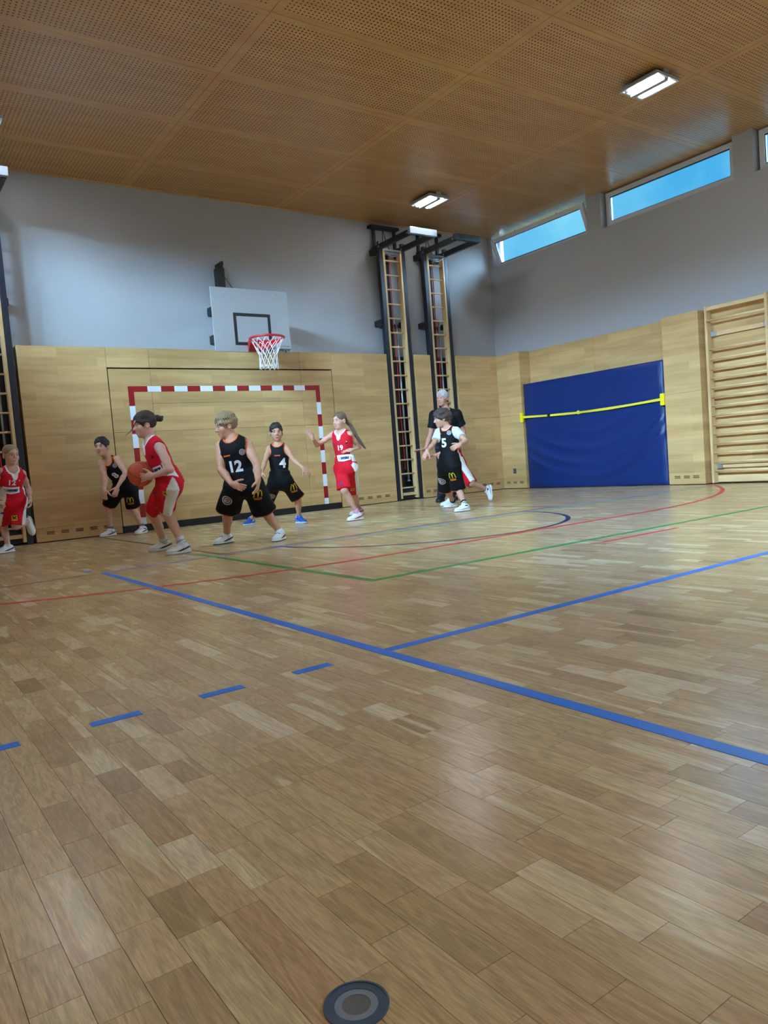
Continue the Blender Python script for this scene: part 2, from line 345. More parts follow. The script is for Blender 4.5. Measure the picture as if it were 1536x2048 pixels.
# painted court lines
LZ = 0.0
def line(m, x0, x1, y0, y1):
    global LZ
    LZ += 0.00004
    build(MB().box(x0, x1, y0, y1, -0.0005, 0.0006+LZ), 'court_line', 'paint_'+m, floor)
def arc(m, c, r0, r1, a0, a1, n=40):
    global LZ
    LZ += 0.00004; z = 0.0006+LZ; vs_ = []; fs_ = []
    for k in range(n+1):
        a = math.radians(a0+(a1-a0)*k/n); ca, sa = math.cos(a), math.sin(a)
        vs_ += [(c[0]+r0*ca, c[1]+r0*sa, z), (c[0]+r1*ca, c[1]+r1*sa, z)]
        if k: fs_.append((2*k-2, 2*k-1, 2*k+1, 2*k))
    build(MB().add(vs_, fs_), 'court_line', 'paint_'+m, floor)
line('dark', -2.24, -2.20, -4.36, -0.02)                 # edge of the basketball key
line('dark', -2.24, 2.24, -4.40, -4.36)
line('dark', 2.20, 2.24, -4.36, -0.02)
arc('navy', (0, -4.36), 1.62, 1.67, 180, 360)
line('brown', -5.6, -3.36, -4.525, -4.49)
line('thinblue', -3.27, 5.9, -4.505, -4.465)
line('green', -1.25, 5.9, -4.66, -4.63)
line('green', -2.1, 5.9, -3.50, -3.475)
line('green', -2.365, -2.31, -7.0, -4.08)
line('green', -2.365, 5.9, -7.035, -6.98)
line('red', -0.40, 0.55, -7.22, -7.18)
# six metre goal line: straight piece and two quarter circles round the posts
RG = 6.10
line('red', -1.5, 1.5, -RG, -RG+0.055)
arc('red', (-1.5, 0), RG-0.055, RG, 180, 270, 60); arc('red', (1.5, 0), RG-0.055, RG, 270, 360, 60)
line('blue', -3.325, -3.275, Y_FRONT, -4.51)
line('blue', -3.27, 3.3, -8.495, -8.445)
line('blue', -3.40, -3.33, -4.28, -4.20)
for k in range(5): line('blue', -3.675-0.347*k, -3.525-0.347*k, -8.485, -8.44)
# floor socket cover
dc = (-4.398, -9.972, 0.0)
sock = empty('floor_socket_cover', dc, 'round blue-grey metal cover set flush into the parquet', 'floor cover')
mat('cover_blue', srgb(80, 98, 122), 0.35, metal=0.5, var=0.18, bscale=70); mat('cover_worn', srgb(132, 142, 158), 0.45, metal=0.4, var=0.12, bscale=60); mat('cover_core', srgb(104, 102, 100), 0.6, metal=0.2, var=0.15, bscale=50)
build(MB().disc(dc, 0.0295, 0.0415, -0.004, 0.0016, 64), 'rim', 'cover_blue', sock); build(MB().disc(dc, 0.0195, 0.0295, -0.004, 0.0010, 64), 'worn_ring', 'cover_worn', sock)
build(MB().disc(dc, 0.0002, 0.0195, -0.004, 0.0005, 64), 'centre', 'cover_core', sock)
build(MB().disc(dc, 0.0415, 0.0445, -0.004, 0.0025, 64), 'lip', 'cover_blue', sock)

# ------------------------------------------------------------------ back wall with veneer panels
wb = build(MB().box(X_L-0.3, X_R2+0.3, DW, DW+0.3, 0, HC+0.3), 'wall_back', 'plaster'); tag(wb, kind='structure')
GAP = 0.002
def panel(parent, x0, x1, z0, z1, y0=0.0, y1=DW-0.001, m='maple_h'):
    c = ((x0+x1)/2, (y0+y1)/2, (z0+z1)/2)
    return build(MB().box(x0+GAP, x1-GAP, y0, y1, z0+GAP*0.7, z1-GAP*0.7), 'panel', m, parent, origin=c)
slot_me = None
def vent(parent, p, axis):
    """three dark slots side by side over each other"""
    mb = MB()  # dark boxes on the face, coloured as the shade inside cut-through slots
    for k in (-1, 0, 1):
        if axis == 'x': mb.box(p[0]-0.05, p[0]+0.05, p[1]-0.0012, p[1]+0.004, p[2]+k*0.0165-0.0045, p[2]+k*0.0165+0.0045)
        else: mb.box(p[0]-0.0012, p[0]+0.004, p[1]-0.05, p[1]+0.05, p[2]+k*0.0165-0.0045, p[2]+k*0.0165+0.0045)
    build(mb, 'vent', 'slot_shade', parent, origin=p)
for x0, x1 in ((-2.98, -1.845), (1.845, 3.01), (3.63, 4.0), (4.63, XR+DW-0.002)):
    for z0, z1 in ((0.012, 0.20), (0.20, 1.43), (1.43, HP)): panel(wb, x0, x1, z0, z1)
for x0, x1 in ((X_L+0.002, -4.63), (-4.0, -3.62)):
    for z0, z1 in ((0.012, 0.20), (0.20, 1.43), (1.43, HP)): panel(wb, x0, x1, z0, z1)
for x in [-2.80+0.187*k for k in range(5)]+[2.05+0.187*k for k in range(5)]+[3.73, 3.90]+[4.76+0.187*k for k in range(5)]: vent(wb, (x, -0.0, 0.125), 'x')
for x0, x1 in ((-1.845, -1.24), (-1.24, 1.24), (1.24, 1.845)): panel(wb, x0, x1, 2.345, HP)
build(MB().box(-2.98, -1.85, 0.02, DW-0.01, 0, 0.02).box(1.85, 3.01, 0.02, DW-0.01, 0, 0.02).box(3.63, 4.0, 0.02, DW-0.01, 0, 0.02).box(4.63, XR, 0.02, DW-0.01, 0, 0.02), 'plinth', 'seam_dark', wb)
build(MB().box(-1.85, 1.85, 0.06, DW-0.01, 0, 2.36), 'door_recess', 'seam_dark', wb)
build(MB().box(-3.62, -2.98, DW-0.03, DW-0.002, 0, HP).box(3.01, 3.63, DW-0.03, DW-0.002, 0, HP).box(4.0, 4.63, DW-0.03, DW-0.002, 0, HP), 'niche_lining', 'navy_steel', wb)
# storage door painted with a handball goal
door = empty('door_1', (0, 0.03, 0), kind='structure')
def dpanel(x0, x1, z0, z1): build(MB().box(x0+GAP, x1-GAP, 0.0, 0.05, z0+GAP, z1-GAP), 'panel', 'maple_h', door, origin=((x0+x1)/2, 0.02, (z0+z1)/2))
for x0, x1 in ((-1.834, -1.24), (1.24, 1.834)):
    for z0, z1 in ((0.10, 0.31), (0.31, 1.43), (1.43, 2.327)): dpanel(x0, x1, z0, z1)
for z0, z1 in ((0.10, 0.31), (0.31, 1.43), (1.43, 1.83), (1.83, 2.327)): dpanel(-1.24, 1.24, z0, z1)
build(MB().box(-1.834, 1.834, -0.004, 0.04, 0.004, 0.10, 0.003), 'rubber_strip', 'black_rubber', door)
# goal frame: painted red and white bands
def band(m, x0, x1, z0, z1): build(MB().box(x0, x1, -0.0012, 0.0005, z0, z1), 'goal_band', m, door)
def corner(sx):
    a, b = sx*1.30, sx*1.58; i = sx*1.50
    vs_ = []
    for y in (-0.0012, 0.0005): vs_ += [(a, y, 2.08), (b, y, 2.08), (b, y, 1.80), (i, y, 1.80), (i, y, 2.0), (a, y, 2.0)]
    fs_ = [(0,1,2,3,4,5), (11,10,9,8,7,6)]+[(k, k+6, (k+1) % 6+6, (k+1) % 6) for k in range(6)]
    build(MB().add(vs_, fs_), 'goal_band', 'goal_red', door)
for sx in (-1, 1):
    corner(sx); z = 1.80; k = 0
    while z > 0.101:
        zz = max(z-0.20, 0.10); band(('goal_white', 'goal_red')[k % 2], *sorted((sx*1.50, sx*1.58)), zz, z); z = zz; k += 1
for k in range(13): band(('goal_white', 'goal_red')[k % 2], -1.30+0.2*k, -1.10+0.2*k, 2.0, 2.08)

# ------------------------------------------------------------------ right wall, windows, panels
ZS = 4.41                                            # sill height of the clerestory windows
mb = MB().box(X_R2, X_R2+0.32, Y_FRONT, Y_BACK, 0, ZS)
edges = [Y_BACK]+[e for y0, y1 in WIN_Y for e in (y1, y0)]+[Y_FRONT]
for a, b in zip(edges[::2], edges[1::2]): mb.box(X_R2, X_R2+0.32, b, a, ZS, HC+0.3)
wr = build(mb, 'wall_right', 'plaster'); tag(wr, kind='structure')
mb = MB().box(X_L-0.32, X_L, Y_FRONT, Y_BACK, 0, ZS)
for a, b in zip(edges[::2], edges[1::2]): mb.box(X_L-0.32, X_L, b, a, ZS, HC+0.3)
wl = build(mb, 'wall_left', 'plaster'); tag(wl, kind='structure')
wf = build(MB().box(X_L-0.3, X_R2+0.3, Y_FRONT-0.3, Y_FRONT, 0, HC+0.3), 'wall_front', 'plaster'); tag(wf, kind='structure')
build(MB().box(X_L+0.001, X_R2-0.001, Y_FRONT+0.001, Y_FRONT+0.02, 0.01, HP), 'panel', 'maple_h', wf, origin=(0, Y_FRONT, 1.3))
for k in range(9): build(MB().box(X_L, -XR, -2.3*(k+1)+0.002, -2.3*k-0.002, 0.01, HP), 'panel', 'maple_h', wl, origin=(X_L, -2.3*k-1.15, 1.3))
def rpanel(y0, y1, z0, z1, x0=XR, x1=X_R2-0.001): build(MB().box(x0, x1, y0+GAP, y1-GAP, z0+GAP*0.7, z1-GAP*0.7), 'panel', 'maple_r', wr, origin=((x0+x1)/2, (y0+y1)/2, (z0+z1)/2))
wood('maple_r', srgb(186, 148, 96), srgb(210, 174, 120), (0.9, 0.9, 9.0), 0.42, 0.4, 0.06, blocks='Y')
for z0, z1 in ((0.012, 0.20), (0.20, 1.43), (1.43, HP)):
    rpanel(-0.63, -0.003, z0, z1); rpanel(-4.335, -3.71, z0, z1); rpanel(-7.6, -6.42, z0, z1)
    for k in range(6): rpanel(-7.6-2.2*(k+1), -7.6-2.2*k, z0, z1)
for y in (-0.14, -0.315, -0.49, -3.86, -4.02, -4.18): vent(wr, (XR, y, 0.125), 'y')
rpanel(-2.17, -0.634, 1.9, HP, X_R2-0.03); rpanel(-3.706, -2.17, 1.9, HP, X_R2-0.03)
rpanel(-2.17, -0.634, 0.012, 1.9, X_R2-0.03); rpanel(-3.706, -2.17, 0.012, 1.9, X_R2-0.03)
rpanel(-5.38, -4.339, 0.012, HP, X_R2-0.12); rpanel(-6.416, -5.38, 0.012, HP, X_R2-0.12)
o = build(MB().box(XR-0.012, XR+0.01, -0.36, -0.29, 0.30, 0.40, 0.004), 'socket_box', 'socket_grey', wr, origin=(XR, -0.33, 0.35)); tag(o, 'dark grey wall socket plate')
# windows
PX = X_R2+0.16
def window(n, y0, y1, side=1, tilted=False):
    w = empty('window_%d' % n, (side*PX, (y0+y1)/2, ZS), kind='structure')
    X = lambda a, b: (side*a, side*b) if side > 0 else (side*b, side*a)
    f = MB(); z0, z1 = ZS+0.002, HC-0.004; fw = 0.055
    for a in ((y0, y1, z0, z0+fw), (y0, y1, z1-fw, z1), (y0, y0+fw, z0+fw, z1-fw), (y1-fw, y1, z0+fw, z1-fw)): f.box(*X(PX+0.02, PX+0.10), *a)
    build(f, 'frame', 'frame_white', w)
    # sash with gasket and pane, hinged along its lower edge
    hy = Vector((side*(PX+0.02), 0, z0+fw)); ang = math.radians(21 if tilted else 0)
    def T(mb):
        r = Matrix.Rotation(-side*ang, 3, 'Y'); mb.v = [tuple(hy+r @ (Vector(v)-hy)) for v in mb.v]; return mb
    ya, yb = (y0+0.03, y1-0.03); za, zb = z0+0.025, z1-0.025; sw = 0.075
    s_ = MB()
    for a in ((ya, yb, za, za+sw), (ya, yb, zb-sw, zb), (ya, ya+sw, za+sw, zb-sw), (yb-sw, yb, za+sw, zb-sw)): s_.box(*X(PX-0.045, PX+0.02), *a)
    sash = build(T(s_), 'sash', 'frame_white', w)
    gk = MB(); q = 0.012
    for a in ((ya+sw, yb-sw, za+sw, za+sw+q), (ya+sw, yb-sw, zb-sw-q, zb-sw), (ya+sw, ya+sw+q, za+sw, zb-sw), (yb-sw-q, yb-sw, za+sw, zb-sw)): gk.box(*X(PX-0.03, PX+0.0), *a)
    build(T(gk), 'gasket', 'gasket', sash)
    build(T(MB().box(*X(PX-0.018, PX-0.012), ya+sw, yb-sw, za+sw, zb-sw)), 'pane', 'window_glass', sash)
    if tilted:
        for yy in (y0+0.06, y1-0.06):
            build(MB().bar((side*(PX+0.01), yy, z1-0.03), (side*(PX-0.10), yy, z1-0.10), 0.012, 0.02), 'stay_arm', 'zinc', w)
        for yy in (y0+0.75, y1-0.55): build(MB().bar((side*(PX-0.06), yy, z1-0.005), (side*(PX-0.06), yy, z1-0.06), 0.012, 0.012, (0,1,0)), 'opener_pin', 'gasket', w)
for k, (y0, y1) in enumerate(WIN_Y): window(k+1, y0, y1, 1, k == 0)
for k, (y0, y1) in enumerate(WIN_Y): window(k+9, y0, y1, -1)

# ------------------------------------------------------------------ ceiling of perforated panels
ce = build(MB().box(X_L-0.3, X_R2+0.3, Y_FRONT, Y_BACK, HC+0.012, HC+0.3), 'ceiling', 'seam_dark'); tag(ce, kind='structure')
pm = {}
for i in range(-3, 4):
    for j in range(-1, 18):
        x0 = max(-1.24+2.5*i, X_L-0.25); x1 = min(1.26+2.5*i, X_R2+0.25); y1 = min(-0.70-1.235*(j-0), Y_BACK); y0 = max(-0.70-1.235*(j+1), Y_FRONT)
        if x1-x0 < 0.05 or y1-y0 < 0.05: continue
        c = (0.01+2.5*i, -0.70-1.235*(j+0.5), HC)
        build(MB().box(x0+0.0025, x1-0.0025, y0+0.0025, y1-0.0025, HC, HC+0.018), 'ceiling_panel', 'ceiling_perforated', ce, origin=c)
build(MB().box(X_L, X_R2, Y_BACK-0.02, Y_BACK-0.001, HC-0.02, HC-0.0005), 'edge_strip', 'maple_h', ce)

# ------------------------------------------------------------------ ceiling lamps
def lamp(x, y, label):
    z = HC-0.085
    L = empty('ceiling_lamp', (x, y, z), label, 'lamp', 'twin-tube ceiling lamps')
    hx, hy = 0.215, 0.265
    tray = build(MB().box(x-hx+0.03, x+hx-0.03, y-hy+0.03, y+hy-0.03, z+0.012, z+0.05, 0.006), 'housing', 'lamp_tray', L)
    fr_ = MB()
    for a in ((x-hx, x+hx, y-hy, y-hy+0.03), (x-hx, x+hx, y+hy-0.03, y+hy), (x-hx, x-hx+0.03, y-hy+0.03, y+hy-0.03), (x+hx-0.03, x+hx, y-hy+0.03, y+hy-0.03)): fr_.box(*a, z-0.012, z+0.02)
    build(fr_, 'frame', 'lamp_tray', L)
    build(MB().box(x-0.038, x+0.038, y-hy+0.03, y+hy-0.03, z-0.036, z+0.012, 0.004), 'divider', 'lamp_tray', L)
    for sx in (-1, 1):
        cx_ = x+sx*0.105
        rf = build(MB().box(cx_-0.045, cx_+0.045, y-hy+0.035, y+hy-0.035, z+0.004, z+0.011), 'reflector', 'lamp_reflector', L)
        build(MB().tube([(cx_, y-hy+0.06, z-0.008), (cx_, y+hy-0.06, z-0.008)], 0.021, 12), 'tube', 'lamp_tube', L, True)
        build(MB().box(cx_-0.03, cx_+0.03, y+hy-0.065, y+hy-0.04, z-0.02, z+0.012), 'tube_socket', 'lamp_tray', L)
    for sy in (-1, 1): build(MB().box(x-0.05, x+0.05, y+sy*0.235-0.008, y+sy*0.235+0.008, z+0.045, HC+0.001), 'bracket', 'lamp_tray', L)
near = {(3.31, 0): 'twin-tube lamp on the ceiling above the two climbing ladders', (3.31, 1): 'twin-tube lamp on the ceiling beside the closed clerestory window', (-3.31, 0): 'twin-tube lamp on the ceiling, cut by the picture edge, above the single ladder'}
for sx in (-1, 1):
    for k in range(5): lamp(sx*3.31, -1.12-4.18*k, near.get((sx*3.31, k), 'twin-tube ceiling lamp over the unseen half of the hall'))
# ------------------------------------------------------------------ climbing ladders
def ladder(xc, label, bar_m):
    yf = 0.02
    L = empty('climbing_ladder', (xc, 0.1, 0), label, 'ladder', 'climbing ladders standing in the wall niches')
    for sx in (-1, 1):
        a, b = sorted((xc+sx*0.165, xc+sx*0.205))
        build(MB().box(a, b, yf, yf+0.115, 0.035, 4.47, 0.004), 'rail', 'beech', L, origin=(xc+sx*0.185, yf+0.05, 2.2))
        a, b = sorted((xc+sx*0.212, xc+sx*0.285))
        build(MB().box(a, b, yf+0.0, yf+0.06, 0.0, 4.60, 0.004), 'frame_post', 'navy_steel', L)
        a, b = sorted((xc+sx*0.205, xc+sx*0.25))
        build(MB().box(a, b, 0.2, 0.25, 4.40, HC-0.14, 0.003), 'rear_post', 'black_steel', L)
        # swing arm out into the hall
        build(MB().box(xc+sx*0.247-0.03, xc+sx*0.247+0.03, -0.84, 0.24, 4.46, 4.55, 0.004), 'swing_arm', 'black_steel', L)
        for yy in (0.03, -0.80): build(MB().tube([(xc+sx*0.247-0.04, yy, 4.50), (xc+sx*0.247+0.04, yy, 4.50)], 0.014, 10), 'bolt', 'zinc', L)
        for zz in (3.20, 1.2, 4.45): build(MB().box(xc+sx*0.275-0.03, xc+sx*0.275+0.03, yf+0.05, DW, zz-0.05, zz+0.05, 0.003), 'wall_bracket', 'black_steel', L)
    rg = MB().tube([(xc-0.168, yf+0.05, 0), (xc+0.168, yf+0.05, 0)], 0.0145, 10)
    me = rg.mesh('rung', (xc, yf+0.05, 0), True); me.materials.append(MATS['beech_h'])
    for k in range(17): link('rung', me, None, L, (xc, yf+0.05, 4.284-0.2535*k))
    build(MB().box(xc-0.165, xc+0.165, yf+0.02, yf+0.05, 0.09, 0.14), 'foot_board', 'beech_h', L)
    build(MB().box(xc-0.165, xc+0.165, yf+0.09, yf+0.12, 0.02, 0.20), 'foot_plate', 'navy_steel', L)
    ms = MB().box(xc-0.17, xc+0.03, 0.2, 0.26, 0.0, 4.42)
    mast = build(ms, 'mast', 'navy_steel', L)
    for k in range(11): build(MB().box(xc-0.165, xc+0.025, 0.19, 0.21, 0.45+0.38*k, 0.49+0.38*k), 'mast_rib', 'black_steel', mast)
    build(MB().box(xc-0.29, xc+0.29, -0.90, -0.83, 4.47, 4.58, 0.006), 'cross_bar', bar_m, L)
    build(MB().box(xc-0.33, xc+0.29, 0.14, 0.27, HC-0.15, HC-0.10, 0.004), 'top_plate', 'black_steel', L)
    build(MB().box(xc-0.20, xc+0.20, yf-0.01, yf+0.05, 4.44, 4.47, 0.003).box(xc-0.2, xc+0.2, yf+0.05, yf+0.12, 4.40, 4.46), 'cross_plate', 'zinc', L)
    build(MB().tube([(xc-0.18+0.36*k/12, yf-0.01, 4.43-0.085*math.sin(math.pi*k/12)) for k in range(13)], 0.007, 6), 'cable_loop', 'zinc', L, True)
    for dx in (-0.08, 0.03): build(MB().tube([(xc-0.06, 0.18, HC-0.16), (xc+dx*1.4-0.02, 0.12, 4.48)], 0.006, 6), 'stay_cable', 'black_steel', L, True)
    # red pull rope and galvanised crank rod
    build(MB().tube([(xc+0.01+0.006*math.sin(k*1.3), 0.15-0.02*k/12, 4.40-0.32*k) for k in range(13)], 0.0085, 6), 'pull_rope', 'rope_red', L, True)
    rd = build(MB().tube([(xc+0.085, 0.165, 3.32), (xc+0.085, 0.15, 0.36)], 0.019, 12), 'crank_rod', 'zinc', L, True)
    build(MB().tube([(xc+0.085, 0.15, 0.37), (xc+0.085, 0.15, 0.345), (xc+0.085, 0.15, 0.34)], [0.02, 0.036, 0.036], 12), 'rod_foot', 'zinc', rd, True)
    build(MB().box(xc+0.05, xc+0.14, 0.17, 0.26, 3.13, 3.19), 'rod_clip', 'black_steel', rd)
    return L
ladder(3.32, 'wooden climbing ladder in dark steel frame whose top cross bar shines pale blue', 'sky_sheen_metal')
ladder(4.315, 'wooden climbing ladder behind the referee, its top cross bar matt black', 'black_steel')
ladder(-3.30, 'wooden climbing ladder behind the running player, alone in its wall niche', 'sky_sheen_metal')

# ------------------------------------------------------------------ basketball hoop
YB, ZB0, ZB1 = -0.93, 2.44, 3.335
hp = empty('basketball_hoop', (0, 0, ZB0), 'wall-mounted white basketball backboard with red ring and net', 'basketball hoop')
bb = build(MB().box(-0.60, 0.595, YB, YB+0.022, ZB0, ZB1, 0.004), 'backboard', 'board_white', hp)
zc0, zc1, xs = 2.535, 2.99, 0.29
fr_ = MB(); bw = 0.045
for a in ((-xs, xs, zc0, zc0+bw), (-xs, xs, zc1-bw, zc1), (-xs, -xs+bw, zc0+bw, zc1-bw), (xs-bw, xs, zc0+bw, zc1-bw)): fr_.box(a[0], a[1], YB-0.0015, YB+0.001, a[2], a[3])
build(fr_, 'target_square', 'ink_black', bb)
for x, z in ((-0.40, 3.27), (0.37, 3.27), (-0.40, 2.56), (0.23, 2.74)): build(MB().tube([(x, YB-0.004, z), (x, YB+0.002, z)], 0.009, 8), 'bolt', 'zinc', bb)
tv, tf = text_mesh('wenger', 0.072, shear=0.25, bold=0.002)
build(MB().add([(x+0.475, YB-0.002, y+2.488) for x, y, z in tv], tf), 'maker_lettering', 'ink_black', bb)
tv, tf = text_mesh('SPORT UND SPIEL', 0.026)
build(MB().add([(x+0.475, YB-0.002, y+2.532) for x, y, z in tv], tf), 'maker_lettering', 'ink_black', bb)
for k in range(3): build(MB().bar((0.24+0.035*k, YB-0.001, 2.455), (0.275+0.035*k, YB-0.001, 2.52), 0.002, 0.014, (1,0,0)), 'maker_mark', 'ink_black', bb)
A2 = lambda x, y: (x, y)
RC = (0.0, -1.335, 2.57); RR = 0.238
build(MB().tube([(RC[0]+RR*math.cos(a), RC[1]+RR*math.sin(a), RC[2]) for a in [2*math.pi*k/40 for k in range(40)]], 0.0155, 10, closed=True), 'ring', 'rim_red', hp, True)
pl = MB().box(-0.105, 0.105, YB-0.016, YB-0.001, 2.445, 2.585, 0.004)
build(pl, 'ring_bracket', 'rim_red', hp)
for sx in (-1, 1):                                   # gussets spreading from the plate to the sides of the ring
    a_, b_ = A2(sx*0.10, YB-0.012), A2(sx*0.232, RC[1]+0.03); n_ = A2(-(b_[1]-a_[1]), b_[0]-a_[0]); l_ = math.hypot(*n_); n_ = (n_[0]/l_*0.005, n_[1]/l_*0.005); vs_ = []
    for q in (-1, 1): vs_ += [(a_[0]+q*n_[0], a_[1]+q*n_[1], 2.445), (a_[0]+q*n_[0], a_[1]+q*n_[1], 2.58), (b_[0]+q*n_[0], b_[1]+q*n_[1], 2.578), (b_[0]+q*n_[0], b_[1]+q*n_[1], 2.535)]
    build(MB().add(vs_, [(0,1,2,3), (7,6,5,4), (0,4,5,1), (1,5,6,2), (2,6,7,3), (3,7,4,0)]), 'ring_gusset', 'rim_red', hp)
# net: loops from the ring and two families of crossing cords
nn = 12; net = MB()
def rad(t): return 0.226*(1-t)**1.5+0.118+0.02*max(0, t-0.75) if t < 1 else 0.13
def npnt(a, t): r = 0.225-(0.225-0.125)*min(1, t/0.55)+0.02*max(0, t-0.7); return (RC[0]+r*math.cos(a), RC[1]+r*math.sin(a), RC[2]-0.012-0.395*t)
for k in range(nn):
    a0 = 2*math.pi*k/nn
    for s_ in (-1, 1):
        net.tube([npnt(a0+s_*(math.pi/nn)*q*5.0, q) for q in [i/20 for i in range(21)]], 0.0042, 5)
    for tt in (0.97,):
        a1 = a0; net.tube([npnt(a1-0.2, 0.93), npnt(a1, 1.06), npnt(a1+0.2, 0.93)], 0.0045, 5)
build(net, 'net', 'net_white', hp, True)
# wall mount behind the board
build(MB().box(-0.55, 0.55, YB+0.022, YB+0.06, 3.18, 3.26).box(-0.55, 0.55, YB+0.022, YB+0.06, 2.58, 2.66), 'board_rail', 'black_steel', hp)
for x in (-0.115, 0.30):
    for z in (2.82, 3.25): build(MB().box(x-0.035, x+0.035, YB+0.05, DW, z-0.06, z+0.06, 0.004), 'support_arm', 'black_steel', hp)
build(MB().box(0.02, 0.13, 0.14, DW, 2.7, 3.92, 0.006), 'spring_column', 'black_steel', hp)
build(MB().box(0.045, 0.12, 0.16, DW, 3.92, 3.99, 0.004).box(0.09, 0.125, 0.15, 0.24, 3.96, 4.02), 'column_cap', 'black_steel', hp)
build(MB().tube([(0.15, 0.27, 3.86), (0.19, 0.12, 3.66), (0.22, 0.0, 3.50)], 0.005, 6), 'cable', 'black_steel', hp, True)

# ------------------------------------------------------------------ blue crash mat with yellow strap
my0, my1 = -3.675, -0.650
bm_ = []; ny, nz_ = 90, 60
def fold(y, z):
    """sagging vinyl: folds hanging between the upper corners"""
    t = (y-my0)/(my1-my0); s = z/2.0
    d = 0.0
    for i, (zz, dep, w) in enumerate(((0.20, 0.055, 0.055), (0.42, 0.040, 0.05), (0.68, 0.026, 0.055), (0.98, 0.014, 0.06))):
        sag = zz+0.55*(abs(t-0.5)*2)**2*(0.8 if t > 0.5 else 1.25)
        d += dep*math.exp(-((z-sag)/w)**2)*(0.55+0.45*math.sin(7*t+i*1.7))
    d += 0.004*math.sin(z*16+t*9)*math.exp(-((t-0.0)/0.10)**2)+0.006*math.sin(z*12-t*7)*math.exp(-((t-1)/0.12)**2)
    d += 0.010*math.exp(-((z-1.36)/0.05)**2)*-0.8*math.sin(math.pi*t)**0.5
    return d
vs_ = []; fs_ = []
for j in range(nz_+1):
    for i in range(ny+1):
        y = my0+(my1-my0)*i/ny; z = 0.006+1.985*j/nz_
        e = min(1, min(i, ny-i)/2.0, min(j, nz_-j)/2.0)
        bulge = 0.012*(min(1, min(i, ny-i)/8.0)*min(1, min(j, nz_-j)/6.0))
        vs_.append((XR+0.045-0.02*e-bulge-fold(y, z)*e, y, z))
n0 = len(vs_); W1 = ny+1
for j in range(nz_):
    for i in range(ny): a = j*W1+i; fs_.append((a, a+W1, a+W1+1, a+1))
per = [i for i in range(W1)]+[j*W1+ny for j in range(1, nz_+1)]+[nz_*W1+i for i in range(ny-1, -1, -1)]+[j*W1 for j in range(nz_-1, 0, -1)]
for a in per: v = vs_[a]; vs_.append((X_R2-0.035, v[1], v[2]))
for k in range(len(per)): k2 = (k+1) % len(per); fs_.append((per[k], per[k2], n0+k2, n0+k))
fs_.append(tuple(n0+k for k in range(len(per)))[::-1])
cm = empty('crash_mat', ((XR+X_R2)/2, (my0+my1)/2, 0), 'big blue vinyl crash mat standing upright in the wall niche', 'gym mat')
mo = build(MB().add(vs_, fs_), 'cover', 'vinyl_blue', cm, True)
build(MB().box(XR+0.06, X_R2-0.06, my0-0.004, my0+0.01, 0.02, 1.97), 'shadow_gap', 'gap_shade', cm)  # dark navy strip standing in for the shadow gap beside the mat
st = empty('tension_strap', (XR-0.02, (my0+my1)/2, 1.36), 'yellow tension strap stretched across the blue crash mat', 'strap')
pts = []
for k in range(25):
    t = k/24; sag = 0.045*math.sin(math.pi*t); tw = 0.6*math.sin(3*math.pi*t)
    pts.append((t, my1+0.01+(my0-my1-0.02)*t, 1.37-sag, tw))
sv = []; sf = []
for t, y, z, tw in pts:
    h = 0.017*abs(math.cos(tw))+0.004; dx = 0.012*math.sin(tw)
    for sx in (0, 0.004): sv += [(XR-0.030-dx+sx, y, z-h), (XR-0.030+dx+sx, y, z+h)]
for k in range(24):
    a, b = 4*k, 4*k+4
    sf += [(a, b, b+1, a+1), (a+2, a+3, b+3, b+2), (a+1, b+1, b+3, a+3), (a, a+2, b+2, b)]
build(MB().add(sv, sf), 'webbing', 'strap_yellow', st)
for y in (my1+0.02, my0-0.01):
    build(MB().box(XR-0.05, XR-0.001, y-0.035, y+0.035, 1.27, 1.46, 0.012), 'end_bracket', 'yellow_plastic', st)
build(MB().box(XR-0.042, XR-0.02, -1.34, -1.28, 1.31, 1.375, 0.004), 'buckle', 'ink_black', st)
build(MB().box(XR-0.042, XR-0.02, -2.02, -1.98, 1.295, 1.36, 0.004), 'ratchet', 'strap_yellow', st)

# ------------------------------------------------------------------ wall bars
def wallbars(ya, yb, label):
    w = empty('wall_bars', (XR, (ya+yb)/2, 0), label, 'wall bars')
    for y in (ya, yb):
        build(MB().box(XR+0.0, XR+0.11, y-0.019, y+0.019, 0.02, 2.655, 0.004), 'upright', 'beech', w, origin=(XR, y, 1.3))
        for z in (0.30, 0.75, 1.3, 1.85, 2.4): build(MB().tube([(XR-0.003, y, z), (XR+0.002, y, z)], 0.006, 8), 'screw', 'zinc', w)
    build(MB().box(XR+0.005, XR+0.04, yb+0.019, ya-0.019, 2.58, 2.635, 0.003), 'top_rail', 'beech_r', w)
    me = MB().tube([(XR+0.04, yb+0.01, 0), (XR+0.04, ya-0.01, 0)], 0.0165, 12).mesh('bar', (XR+0.04, (ya+yb)/2, 0), True); me.materials.append(MATS['beech_r'])
    for i, z in enumerate((2.429, 2.011, 1.863, 1.723, 1.583, 1.443, 1.309, 1.175, 1.033, 0.892, 0.757, 0.615, 0.473, 0.337, 0.202)):
        link('bar', me, None, w, (XR+(0.005 if i == 0 else 0.04), (ya+yb)/2, z))
    for z in (2.24, 0.27):
        build(MB().box(XR+0.13, X_R2-0.121, yb+0.03, ya-0.03, z-0.03, z+0.03, 0.003), 'wall_batten', 'beech_r', w)
        for y, s_ in ((ya, -1), (yb, 1)): build(MB().box(XR+0.09, XR+0.15, y+s_*0.02, y+s_*0.09, z-0.035, z+0.035, 0.004), 'bracket', 'zinc', w)
    build(MB().box(XR+0.11, X_R2-0.121, yb, ya, 0.03, 0.13, 0.003), 'base_batten', 'beech_r', w)
wood('beech_r', srgb(202, 164, 116), srgb(226, 194, 146), (14, 2.0, 14), 0.35, 0.5, 0.06)
